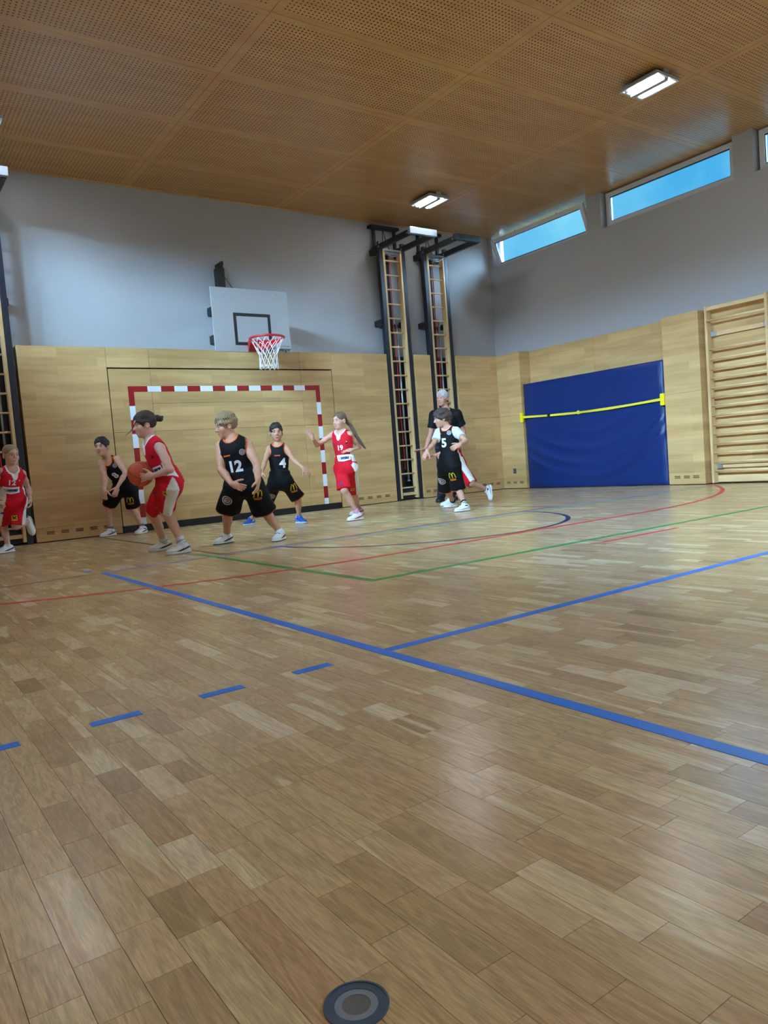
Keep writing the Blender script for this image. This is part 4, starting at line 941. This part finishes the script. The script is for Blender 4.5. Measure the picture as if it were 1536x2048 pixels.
    # ---- socks and shoes
    for q in 'RL':
        sc = o['shoes']; an, kn = j['an'+q], j['kn'+q]; sd = unit(kn-an); fd = dirv(o['toe'+q]); ful = o.get('upf'+q)
        fu = unit(dirv(ful)) if ful else up
        fd = unit(fd-fu*(fd@fu)); fx = np.cross(fd, fu); g = s*1.0; RS = np.stack([fx, fd, fu])
        org = an-fu*0.075*s                              # sole plane under the ankle
        fl = lambda x, y, z: org+(fx*x+fd*y+fu*z)*g
        if sc.get('sock'):
            SF = Field(); SF.frustum(an-sd*0.03*s, an+sd*sc.get('sock_h', 0.07)*s, 0.040*s, 0.041*s, 0.012, 'u', 1, None, 0.0015); SF.cone(an-fu*0.01*s, an-fu*0.03*s+fd*0.03*s, 0.037*s, 0.035*s, 0.02)
            V, Q = SF.mesh(0.006); cs = np.tile(C3(*sc['sock']), (len(V), 1)); tt = (V-an)@sd/s
            if sc.get('sock_stripe'): cs[(np.abs(tt-0.045) < 0.008) | (np.abs(tt-0.02) < 0.006)] = C3(*sc['sock_stripe'])
            npmesh('sock', V, Q, cs, 'cloth', root)
        UF = Field()
        UF.ell(fl(0, -0.025, 0.042), A(0.040, 0.052, 0.046)*g, RS, 0.02); UF.ell(fl(0, 0.035, 0.042), A(0.043, 0.075, 0.038)*g, RS, 0.03); UF.ell(fl(0.0, 0.112, 0.030), A(0.046, 0.062, 0.030)*g, RS, 0.03)
        UF.cone(fl(0, -0.018, 0.06), an+fu*0.018*g, 0.040*g, 0.044*g, 0.02); UF.cone(fl(0, 0.06, 0.055), fl(0, 0.012, 0.085), 0.026*g, 0.032*g, 0.02)
        UF.half(fl(0, 0, 0.016), -fu, 0.003); UF.half(an+fu*0.030*g-fd*0.0, (fu*1.0-fd*0.25), 0.004)
        V, Q = UF.mesh(0.0052); cs = np.tile(C3(*sc['col']), (len(V), 1)); Ls = ((V-org)@RS.T)/g; ac = C3(*sc.get('accent', sc['col']))
        m_ = (np.abs(Ls[:, 0]) > 0.022) & (np.abs(Ls[:, 2]-0.030-0.30*np.clip(0.05-Ls[:, 1], -0.05, 0.10)) < 0.009) & (Ls[:, 1] > -0.05) & (Ls[:, 1] < 0.085); cs[m_] = ac
        cs[(Ls[:, 1] < -0.055) & (Ls[:, 2] > 0.045)] = C3(*sc.get('heel', sc.get('accent', sc['col'])))
        shoe = npmesh('shoe', V, Q, cs, 'shoe', root)
        SL = Field(); SL.ell(fl(0, -0.030, 0.014), A(0.042, 0.054, 0.034)*g, RS, 0.01); SL.ell(fl(0, 0.04, 0.014), A(0.040, 0.09, 0.034)*g, RS, 0.03); SL.ell(fl(0, 0.110, 0.014), A(0.050, 0.072, 0.032)*g, RS, 0.03)
        SL.half(fl(0, 0, 0.001), -fu, 0.004); SL.half(fl(0, 0, 0.024), fu, 0.004)
        V, Q = SL.mesh(0.0055); Ls = ((V-org)@RS.T)/g; cs = np.tile(C3(*sc.get('sole', (232, 232, 230))), (len(V), 1)); cs[(Ls[:, 2] < 0.009)] = C3(*sc.get('tread', sc.get('sole', (200, 200, 200))))
        npmesh('sole', V, Q, cs, 'shoe', shoe)
        for k_ in range(4):
            y0, z0 = 0.085-0.018*k_, 0.058+0.0105*k_
            b_ = MB().tube([fl(x, y0+(0.006 if k_ % 2 else -0.004), z0+0.012-9.0*x*x) for x in (-0.026, -0.013, 0, 0.013, 0.026)], 0.0042*g, 6); npmesh('lace', np.array(b_.v), np.array([f for f in b_.f if len(f) == 4]), C3(*sc.get('lace', (235, 235, 235))), 'shoe', shoe)
    # ---- prints on shirt and shorts
    for src, decs in ((jer, o.get('prints', ())), (sho, o.get('sprints', ()))):
        if not src or not decs: continue
        ob, V, Q = src; bv = BVHTree.FromPolygons([tuple(v) for v in V], [tuple(int(i) for i in q) for q in Q])
        for dn, (u, v_), items, rotz in decs:
            r = Vector(ray(u, v_)); hit, nrm, *_ = bv.ray_cast(Vector(CAM), r.normalized())
            if hit is None: print('print missed', o['name'], dn); continue
            nn_ = np.array(nrm)
            # mean outward normal over a small patch
            acc = nn_.copy()
            near_ = np.linalg.norm(V-np.array(hit), axis=1) < 0.06
            upv = (upt if src is jer else up); nn_ = unit(nn_*0.6+unit(-r/np.linalg.norm(r))*0.4); upv = unit(upv-nn_*(upv@nn_)); rx = np.cross(upv, nn_); ca, sa = math.cos(rotz), math.sin(rotz); rx, upv = rx*ca+upv*sa, upv*ca-rx*sa
            layer = 0
            for vs2, fs2, colr in items:
                layer += 1; W_ = []
                for x, y in vs2:
                    st0 = Vector(np.array(hit)+rx*x+upv*y+nn_*0.12); h2, n2, *_ = bv.ray_cast(st0, Vector(-nn_), 0.3)
                    W_.append((np.array(h2) if h2 is not None else np.array(hit)+rx*x+upv*y)+nn_*(0.0028+0.0009*layer))
                me = bpy.data.meshes.new(dn); me.from_pydata([tuple(np.array(p)-np.array(base)) for p in W_], [], fs2); me.update()
                cc = np.ones((len(W_), 4), np.float32); cc[:, :3] = C3(*colr); a_ = me.color_attributes.new('col', 'FLOAT_COLOR', 'POINT'); a_.data.foreach_set('color', cc.ravel())
                me.materials.append(MATS['print']); p_ = bpy.data.objects.new(dn, me); COL.objects.link(p_); p_.parent = ob; o_world[p_.name] = Vector(base)
    return root, j
# flat print shapes (x, y in metres on the cloth)
def subdiv(vs, fs, n=2):
    """split polygons into small triangles so that prints follow the cloth"""
    bm = bmesh.new(); bv = [bm.verts.new((x, y, 0)) for x, y in vs]
    for f in fs:
        try: bm.faces.new([bv[i] for i in f])
        except ValueError: pass
    bmesh.ops.triangulate(bm, faces=bm.faces[:])
    for _ in range(n):
        lg = [e for e in bm.edges if e.calc_length() > 0.022]
        if not lg: break
        bmesh.ops.subdivide_edges(bm, edges=lg, cuts=1); bmesh.ops.triangulate(bm, faces=bm.faces[:])
    bm.verts.index_update(); r = [(v.co.x, v.co.y) for v in bm.verts], [tuple(v.index for v in f.verts) for f in bm.faces]; bm.free(); return r
def p_text(t, size, col, dx=0, dy=0, bold=0.0, shear=0.0):
    v, f = text_mesh(t, size, 0, shear, bold); v, f = subdiv([(x+dx, y+dy) for x, y, z in v], f); return v, f, col
def p_poly(pts, col): v, f = subdiv(pts, [tuple(range(len(pts)))], 3); return v, f, col
def p_rect(w, h, col, dx=0, dy=0): return p_poly([(dx-w/2, dy-h/2), (dx+w/2, dy-h/2), (dx+w/2, dy+h/2), (dx-w/2, dy+h/2)], col)
def p_disc(r, col, dx=0, dy=0): return p_poly([(dx+r*math.cos(2*math.pi*k/18), dy+r*math.sin(2*math.pi*k/18)) for k in range(18)], col)
def p_line(pts, w, col):
    v = []; f = []
    for i, (x, y) in enumerate(pts):
        a = pts[max(0, i-1)]; b = pts[min(len(pts)-1, i+1)]; t = (b[0]-a[0], b[1]-a[1]); l = math.hypot(*t) or 1; nx_, ny_ = -t[1]/l*w/2, t[0]/l*w/2
        v += [(x+nx_, y+ny_), (x-nx_, y-ny_)]
        if i: f.append((2*i-2, 2*i-1, 2*i+1, 2*i))
    v, f = subdiv(v, f); return v, f, col
def arches(sz, col=(236, 200, 30)):
    h = lambda cx: [(cx+0.25*sz*math.cos(a)*-1, -0.45*sz+0.95*sz*math.sin(a)) for a in [math.pi*k/12 for k in range(13)]]
    return [p_line(h(-0.25*sz), 0.10*sz, col), p_line(h(0.25*sz), 0.10*sz, col), p_line([(-0.5*sz, -0.62*sz), (0.5*sz, -0.62*sz)], 0.05*sz, col), p_line([(-0.42*sz, -0.80*sz), (0.5*sz, -0.80*sz)], 0.13*sz, (226, 110, 50))]
def crest(r): return [p_disc(r, (188, 184, 186)), p_disc(r*0.80, (40, 38, 44)), p_disc(r*0.62, (168, 160, 166)), p_line([(-0.35*r, 0.25*r), (0.30*r, -0.05*r), (-0.25*r, -0.35*r)], 0.22*r, (150, 40, 50)), p_line([(0.05*r, 0.40*r), (0.35*r, 0.15*r)], 0.16*r, (30, 30, 36))]
def gable(sz): return [p_rect(sz, sz, (228, 200, 70)), p_line([(-0.34*sz, -0.30*sz), (0.34*sz, 0.32*sz)], 0.19*sz, (24, 20, 18)), p_line([(0.34*sz, -0.30*sz), (-0.34*sz, 0.32*sz)], 0.19*sz, (24, 20, 18)), p_line([(-0.36*sz, 0.08*sz), (-0.12*sz, 0.32*sz)], 0.10*sz, (24, 20, 18)), p_line([(0.36*sz, 0.08*sz), (0.12*sz, 0.32*sz)], 0.10*sz, (24, 20, 18))]
def donau(w): return [p_poly([(-w/2, 0.26*w), (w/2, 0.22*w), (w/2, -0.16*w), (0, -0.24*w), (-w*0.42, -0.18*w)], (232, 230, 234)), p_text('onau', 0.30*w, (26, 40, 110), 0.08*w, 0.03*w, 0.004, 0.2), p_line([(-0.40*w, 0.10*w), (-0.28*w, -0.06*w), (-0.22*w, 0.12*w)], 0.05*w, (190, 40, 60)), p_line([(-0.36*w, -0.11*w), (0.40*w, -0.09*w)], 0.03*w, (150, 150, 170))]
def wing(w): return [p_poly([(-w/2, 0), (w/2, 0.3*w), (w*0.2, 0.02*w), (w*0.45, -0.02*w), (0, -0.1*w), (w*0.1, -0.3*w)], (40, 60, 150))]
# ------------------------------------------------------------------ the players and the referee
RED = dict(hole=0.052, tw=0.016, col=(206, 22, 44), trim=(232, 230, 232), v=True, hem=0.06, neck=1.0, side=(232, 230, 232))
REDS = dict(col=(206, 20, 40), stripe=(230, 228, 230), len=0.95, hemr=0.092)
BLK = dict(armtrim=True, tw=0.009, col=(15, 14, 19), trim=(230, 116, 60), hem=0.06, neck=1.08)
BLKS = dict(col=(15, 14, 19), trim=(190, 90, 44), len=1.0, hemr=0.100)
WHT, ORG, DK, NAVY = (226, 224, 226), (228, 104, 52), (22, 20, 26), (40, 60, 150)
SHORT = dict(grow=0.006, top=0.007, line=0.058, fw=0.064, noise=0.0035, freq=90, nape=-0.035)
def h(d, p, c=0.4, **k): return dict(dir=d, palm=p, curl=c, **k)
PEOPLE = [
 dict(name='girl with ball', H=1.52, wide=0.94, base=(338, 1111), pel=(340, 962, 0), nb=(301, 882, 0), shR=(297, 890, 0.13), shL=(320, 896, -0.13), hipR=(334, 967, 0.08), hipL=(342, 969, -0.08),
  elR=(308, 928, False), wrR=(290, 927, True), elL=(341, 939, True), wrL=(308, 951, False), handR=h((-0.95, 0.25, -0.1), (0.0, 0.1, -1), 0.35, spread=0.14), handL=h((-0.95, 0.05, -0.10), (-0.15, -1, 0.1), 0.40, spread=0.14),
  knR=(304, 1025), knL=(332, 1022), anR=(331, 1100), anL=(367, 1106), toeR=(-0.9, 0.42, 0), toeL=(-0.9, 0.45, 0), head=(289, 850, 0), face=(-1, 0.20, -0.14), hs=1.03, skin=(214, 168, 148), hair=(52, 38, 34), gaze=0,
  hstyle=dict(grow=0.008, top=0.005, line=0.064, nape=-0.04, noise=0.004, freq=70, tail=[(0, -0.085, 0.030, 0.026), (0, -0.125, 0.040, 0.030), (0.0, -0.150, 0.030, 0.026), (0, -0.172, 0.045, 0.012)], strand=[(-0.055, 0.070, 0.050), (-0.050, 0.105, 0.0), (-0.050, 0.145, -0.040), (-0.05, 0.190, -0.062)]),
  top=RED, bottom=dict(REDS, len=0.93), shoes=dict(col=(226, 228, 228), accent=(24, 24, 28), sole=(214, 214, 204), sock=(226, 226, 228), sock_h=0.085, sock_stripe=(170, 172, 178), lace=(240, 240, 240)),
  prints=[('sponsor_print', (313, 940), donau(0.13), 0.0), ('crest_print', (305, 914), [p_rect(0.02, 0.03, DK)], 0.3)], sprints=[('bank_logo', (330, 987), gable(0.046), 0.0), ('wing_logo', (309, 986), wing(0.055), 0.2)],
  label='person in red jersey holding the orange basketball in both hands, dark hair tied back'),
 dict(name='boy 12', H=1.5, base=(505, 1088), pel=(487, 963, 0), nb=(464, 877, -0.03), shR=(442, 892, 0.04), shL=(495, 890, -0.05), hipR=(472, 972, 0.03), hipL=(504, 970, -0.03), wide=1.16, arm=1.20, leg=1.14, neckw=1.1,
  elR=(443, 940, True), wrR=(463, 967, True), elL=(514, 930, True), wrL=(516, 960, True), handR=h((0.85, 0.15, -0.45), (0.1, -1, 0.1), 0.5), handL=h((-0.15, 0.25, -1), (-0.9, -0.3, 0), 0.45),
  knR=(455, 1017), knL=(527, 1018), anR=(455, 1086), anL=(562, 1080), toeR=(-0.72, 0.62, 0), toeL=(-0.42, 0.9, 0), head=(452, 852, -0.03), face=(-1, 0.28, -0.20), hs=1.08, skin=(206, 152, 124), hair=(112, 88, 64),
  hstyle=dict(grow=0.010, top=0.010, line=0.040, fw=0.064, noise=0.006, freq=70, hi=(186, 160, 122), nape=-0.045), top=dict(BLK, inf=0.02), bottom=dict(BLKS, len=1.02, hemr=0.108),
  shoes=dict(col=(228, 228, 230), accent=(26, 24, 28), heel=(150, 30, 46), sole=(230, 230, 230), tread=(24, 24, 26), lace=(26, 26, 28), sock=(224, 224, 226), sock_h=0.035),
  prints=[('number_print', (470, 934), [p_text('12', 0.150, WHT, bold=0.006)], -0.08), ('crest_print', (484, 904), crest(0.030), 0.0), ('maker_print', (453.5, 912), [p_rect(0.078, 0.014, ORG)], 0.0)],
  sprints=[('crest_print', (454, 1001), crest(0.054), -0.2), ('arches_logo', (516, 988), arches(0.085), 0.1)], label='person in black jersey number 12 with tousled light brown hair, arms bent low'),
 dict(name='boy 4', H=1.42, base=(550, 1053), pel=(560, 958, 0), nb=(556, 889, 0), shR=(539, 898, 0.03), shL=(572, 895, -0.02), hipR=(552, 963, 0.02), hipL=(570, 962, -0.02), arm=0.92, leg=0.95,
  elR=(529, 925, True), wrR=(524, 944, True), elL=(586, 919, True), wrL=(606, 936, True), handR=h((-0.1, 0.3, -1), (0.9, -0.3, 0), 0.4), handL=h((0.65, 0.2, -0.7), (-0.4, -0.8, -0.3), 0.40),
  knR=(529, 1007), knL=(595, 994), anR=(503, 1049), anL=(599, 1046), toeR=(-0.55, 0.8, 0), toeL=(0.45, 0.85, 0), head=(552.5, 865, 0), face=(0.05, 1, -0.06), hs=1.04, skin=(196, 146, 118), hair=(30, 24, 24), flush=0.4, hstyle=SHORT,
  top=dict(BLK, inf=0.018), bottom=BLKS, shoes=dict(col=(30, 88, 178), accent=(90, 150, 220), sole=(226, 232, 238), lace=(40, 100, 190), sock=(226, 228, 230), sock_h=0.03),
  prints=[('number_print', (565.5, 927), [p_text('4', 0.165, WHT, bold=0.006)], 0.0), ('crest_print', (572, 905), crest(0.024), 0.0), ('maker_print', (554.5, 911), [p_rect(0.072, 0.013, ORG)], 0.0)],
  sprints=[('arches_logo', (587, 974), arches(0.085), 0.25), ('crest_print', (542, 993), crest(0.055), -0.3)], label='person in black jersey number 4 and blue shoes facing the camera before the goal'),
 dict(name='girl 19', H=1.44, base=(714, 1040), pel=(691, 930, 0), nb=(683, 865, 0), shR=(667, 869, 0.06), shL=(699, 869, -0.06), hipR=(683, 937, 0.04), hipL=(700, 935, -0.04), arm=0.9, leg=0.95,
  elR=(634, 890, True), wrR=(626, 878, True), elL=(718, 894, False), wrL=(704, 900, True), handR=h((-0.45, 0.25, 0.85), (-0.6, 0.75, 0.1), 0.10, spread=0.20), handL=h((-0.95, 0.2, 0.05), (0, -0.7, -0.6), 0.35),
  knR=(689, 981), knL=(706, 983), anR=(717, 1040), anL=(719, 1029), toeR=(-0.85, 0.52, 0), toeL=(-0.8, 0.5, 0), head=(679.5, 842, -0.02), face=(-0.72, 0.70, -0.05), hs=0.99, skin=(208, 158, 136), hair=(94, 74, 62),
  hstyle=dict(grow=0.003, line=0.070, nape=-0.05, noise=0.002, braid=True, tail=[(-0.02, -0.085, 0.0, 0.026), (-0.055, -0.125, -0.06, 0.024), (-0.08, -0.15, -0.14, 0.023), (-0.10, -0.175, -0.22, 0.021), (-0.13, -0.21, -0.31, 0.019), (-0.16, -0.25, -0.39, 0.010)]),
  top=RED, bottom=dict(REDS, len=0.97), shoes=dict(col=(228, 228, 230), accent=(140, 30, 70), sole=(230, 230, 232), tread=(150, 30, 60), sock=(214, 156, 178), sock_h=0.085, lace=(236, 236, 238)),
  prints=[('number_print', (680, 896), [p_text('19', 0.086, WHT, bold=0.003)], 0.0), ('sponsor_print', (687, 916), donau(0.18), 0.0), ('maker_print', (668, 887.5), [p_rect(0.04, 0.012, NAVY)], 0.1), ('crest_print', (693, 885), [p_rect(0.022, 0.034, DK), p_disc(0.008, (226, 190, 80), 0, 0.012)], 0.0)],
  sprints=[('wing_logo', (682, 967), wing(0.068), 0.2), ('bank_logo', (705, 979), gable(0.052), 0.0)], label='person in red jersey number 19 with a long braid and one hand raised'),
 dict(name='boy 5', H=1.42, base=(912, 1022), pel=(899, 923, 0), nb=(895, 857, 0), shR=(879, 864, 0.06), shL=(911, 862, -0.06), hipR=(889, 931, 0.03), hipL=(907, 931, -0.03),
  elR=(866, 890, True), wrR=(855, 901, True), elL=(932, 882, True), wrL=(921, 889, True), handR=h((-0.5, 0.3, -0.75), (0.3, -0.7, -0.4), 0.35), handL=h((-0.75, 0.3, -0.25), (0, -0.8, -0.4), 0.5),
  knR=(891, 976), knL=(916, 976), anR=(908, 1014), anL=(931, 1022), toeR=(-0.85, 0.5, 0), toeL=(-0.85, 0.52, 0), head=(883, 837, -0.02), face=(-1, 0.22, -0.18), hs=1.02, skin=(194, 146, 124), hair=(60, 46, 42),
  hstyle=dict(grow=0.016, top=0.006, line=0.046, noise=0.009, freq=48, nape=-0.055, hi=(82, 64, 56), ears_hidden=True, extra=(((0, -0.085, 0.015), (0.075, 0.060, 0.075)),)),
  top=dict(BLK, under=(208, 208, 210), inf=0.02, hole=0.060), bottom=dict(BLKS, len=1.04, hemr=0.104), shoes=dict(col=(228, 230, 232), accent=(190, 196, 206), sole=(232, 232, 234), tread=(176, 50, 50), sock=(22, 22, 26), sock_h=0.085, sock_stripe=(200, 200, 204)),
  prints=[('number_print', (888, 886.5), [p_text('5', 0.158, WHT, bold=0.006)], 0.0), ('crest_print', (898, 865.5), crest(0.030), 0.0), ('maker_print', (880, 868), [p_rect(0.05, 0.014, ORG)], 0.0)],
  sprints=[('crest_print', (883, 963), crest(0.058), 0.0), ('arches_logo', (904, 951), arches(0.085), 0.1)], label='person in black jersey number 5 over a white T-shirt with wavy dark hair'),
 dict(name='referee', H=1.80, base=(892, 1004), pel=(893, 888, 0), nb=(893, 822, 0), shR=(868, 829, 0.02), shL=(914, 827, -0.02), hipR=(884, 897, 0), hipL=(902, 896, 0), arm=0.98, wide=1.05,
  elR=(861, 870, False), wrR=(851, 899, True), elL=(927, 863, False), wrL=(920, 890, True), handR=h((-0.95, 0.2, 0.0), (0, 0.2, -1), 0.12), handL=h((-0.3, 0.3, -0.9), (-0.9, -0.3, 0), 0.4),
  knR=(885, 948), knL=(902, 948), anR=(883, 1003), anL=(904, 1000), toeR=(-0.25, 0.95, 0), toeL=(0.3, 0.95, 0), head=(885, 797, -0.03), face=(-0.55, 0.82, -0.04), hs=1.10, skin=(190, 138, 120), hair=(168, 166, 166), hstyle=dict(SHORT, line=0.076, hi=(200, 198, 198)),
  top=dict(name='t_shirt', col=(18, 18, 22), trim=None, sleeve=0.66, neck=0.86, hem=0.09), bottom=dict(col=(32, 40, 60), long=True), shoes=dict(col=(26, 28, 38), accent=(40, 44, 56), sole=(34, 36, 44), lace=(30, 32, 40)),
  label='grey-haired person in black T-shirt standing behind the player number 5'),
 dict(name='red 12', H=1.42, base=(22, 1106), pel=(25, 995, 0), nb=(22, 938, -0.16), shR=(0, 943, -0.22), shL=(44, 947, -0.10), hipR=(14, 1001, -0.02), hipL=(37, 1000, 0.02), arm=0.92,
  elL=(57, 977, False), wrL=(60, 998, True), elR=(-14, 975, False), wrR=(-9, 1002, True), handL=h((0, 0.35, -0.9), (-1, 0.1, 0), 0.8), handR=h((0.3, 0.5, -0.5), (0.8, 0, -0.3), 0.6),
  knR=(6, 1047), knL=(32, 1051), anR=(18, 1105), anL=(55, 1044, 0.33), toeR=(-0.82, 0.55, 0), toeL=(0.22, 0.0, -1), upfL=(-0.35, 0.9, 0.1), head=(22, 910, -0.19), face=(0.42, 0.9, -0.12), hs=1.03, skin=(206, 162, 146), hair=(132, 114, 90), hstyle=dict(grow=0.002, line=0.076, nape=-0.03, noise=0.0015, hi=(180, 164, 138)),
  top=dict(RED, sidew=0.62), bottom=dict(REDS, len=0.95, sw=1.0), shoes=dict(col=(228, 228, 232), accent=(24, 26, 34), sole=(222, 222, 224), tread=(150, 60, 60), lace=(236, 236, 238)),
  prints=[('number_print', (23.5, 966), [p_text('12', 0.088, WHT, bold=0.003)], -0.1), ('sponsor_print', (22, 981), donau(0.18), -0.05), ('maker_print', (5, 954), [p_rect(0.05, 0.010, NAVY)], 0.0), ('crest_print', (39, 961), [p_disc(0.010, (220, 180, 70))], 0.0)],
  sprints=[('bank_logo', (29, 1036), gable(0.06), 0.0), ('wing_logo', (5, 1026), wing(0.07), 0.1)], label='person in red jersey number 12 running with one shoe lifted off the floor'),
 dict(name='boy 8', H=1.45, base=(250, 1072), pel=(250, 967, 0.14), nb=(216, 920, -0.05), shR=(202, 926, -0.03), shL=(235, 918, -0.09), hipR=(241, 976, 0.14), hipL=(261, 977, 0.12),
  elR=(211, 956, True), wrR=(208, 978, True), elL=(251, 946, True), wrL=(235, 974, True), handR=h((-0.1, 0.3, -0.9), (0.3, -0.7, -0.4), 0.45), handL=h((-0.35, 0.35, -0.85), (-0.3, -0.85, -0.2), 0.35),
  knR=(216, 1009), knL=(265, 1012), anR=(223, 1072), anL=(287, 1067), toeR=(-0.85, 0.5, 0), toeL=(-0.62, 0.75, 0), head=(203.5, 894, -0.10), face=(-0.42, 0.9, -0.02), hs=1.08, skin=(204, 154, 128), hair=(30, 25, 26), hstyle=dict(SHORT, grow=0.008),
  top=dict(BLK, inf=0.018), bottom=dict(BLKS, len=1.0, trim=(214, 100, 50)), shoes=dict(col=(230, 230, 234), accent=(60, 64, 80), sole=(232, 232, 234), tread=(214, 160, 40), sock=(104, 108, 112), sock_h=0.06, lace=(220, 120, 140)),
  prints=[('number_print', (231, 951), [p_text('8', 0.125, WHT, bold=0.005)], 0.35), ('crest_print', (229.5, 931), crest(0.030), 0.2), ('maker_print', (213, 938), [p_rect(0.05, 0.012, ORG)], 0.2)],
  sprints=[('arches_logo', (260, 1000), arches(0.085), 0.05)], label='person in black jersey crouching with hands by the knees beside the ball holder'),
 dict(name='hidden red', H=1.42, base=(922, 1008), pel=(913, 922, 0), nb=(896, 868, 0), shR=(889, 874, 0.12), shL=(902, 874, -0.12), hipR=(912, 927, 0.05), hipL=(918, 926, -0.05),
  elR=(890, 904, False), wrR=(869, 911, True), elL=(908, 901, True), wrL=(893, 912, True), handR=h((-0.95, 0.1, -0.05), (0, 0.5, -0.8), 0.3), handL=h((-0.9, 0.1, 0), (0, -0.8, -0.3), 0.5),
  knR=(899, 968), knL=(944, 966), anR=(902, 1010), anL=(974, 979, 0.02), toeR=(-0.9, 0.3, 0), toeL=(0.20, 0.1, -1), upfL=(-0.9, 0.35, 0.1), head=(889, 849, 0), face=(-1, 0.2, -0.1), hs=0.98, skin=(206, 160, 140), hair=(80, 62, 52), hstyle=dict(grow=0.003, line=0.070, nape=-0.05),
  top=RED, bottom=dict(REDS, len=1.0, stripe=(232, 230, 232)), shoes=dict(col=(228, 230, 234), accent=(180, 186, 198), sole=(226, 228, 230), sock=(60, 62, 70), sock_h=0.03),
  label='person in red shorts with white stripe, hidden behind the number 5, one leg kicked back'),
]
JT = {}
for o in PEOPLE: JT[o['name']] = make_person(dict(o, dbg=DBG, group='players and referee on court'))
# ------------------------------------------------------------------ the basketball
o = PEOPLE[0]; bs = floor_pt(*o['base'])*A(1, 1, 0); dd = unit((bs-CAM)*A(1, 1, 0)); rr_ = ray(281, 948); bc = CAM+rr_*(((bs-CAM)@dd-0.01)/(rr_@dd)); BR = 0.117
mat('ball_orange', srgb(206, 84, 52), 0.5, bump=0.35, bscale=420, var=0.10); mat('ball_seam', srgb(30, 20, 20), 0.6)
ball = empty('basketball', bc, 'orange basketball held between two hands', 'ball')
vs_, fs_ = [], []; n1, n2 = 40, 24
for a in range(n2+1):
    for b in range(n1): th, ph = math.pi*a/n2, 2*math.pi*b/n1; vs_.append(bc+BR*A(math.sin(th)*math.cos(ph), math.sin(th)*math.sin(ph), math.cos(th)))
for a in range(n2):
    for b in range(n1): fs_.append((a*n1+b, (a+1)*n1+b, (a+1)*n1+(b+1) % n1, a*n1+(b+1) % n1))
build(MB().add(vs_, fs_), 'shell', 'ball_orange', ball, True)
Rb = np.array(Matrix.Rotation(0.5, 3, 'Z') @ Matrix.Rotation(0.6, 3, 'X'))
cv = [[(math.cos(a), math.sin(a), 0) for a in np.linspace(0, 2*math.pi, 48, False)], [(0, math.cos(a), math.sin(a)) for a in np.linspace(0, 2*math.pi, 48, False)]]
for sg in (-1, 1): cv.append([unit(A(sg*(0.62-0.34*math.cos(2*a)*-1), 0.0, 0)*0+A(sg*(0.55+0.25*math.cos(2*a)), 0.9*math.cos(a), 0.9*math.sin(a))) for a in np.linspace(0, 2*math.pi, 48, False)])
for c in cv: build(MB().tube([tuple(bc+Rb@unit(A(*p))*(BR-0.0008)) for p in c], 0.0026, 6, closed=True), 'seam', 'ball_seam', ball, True)
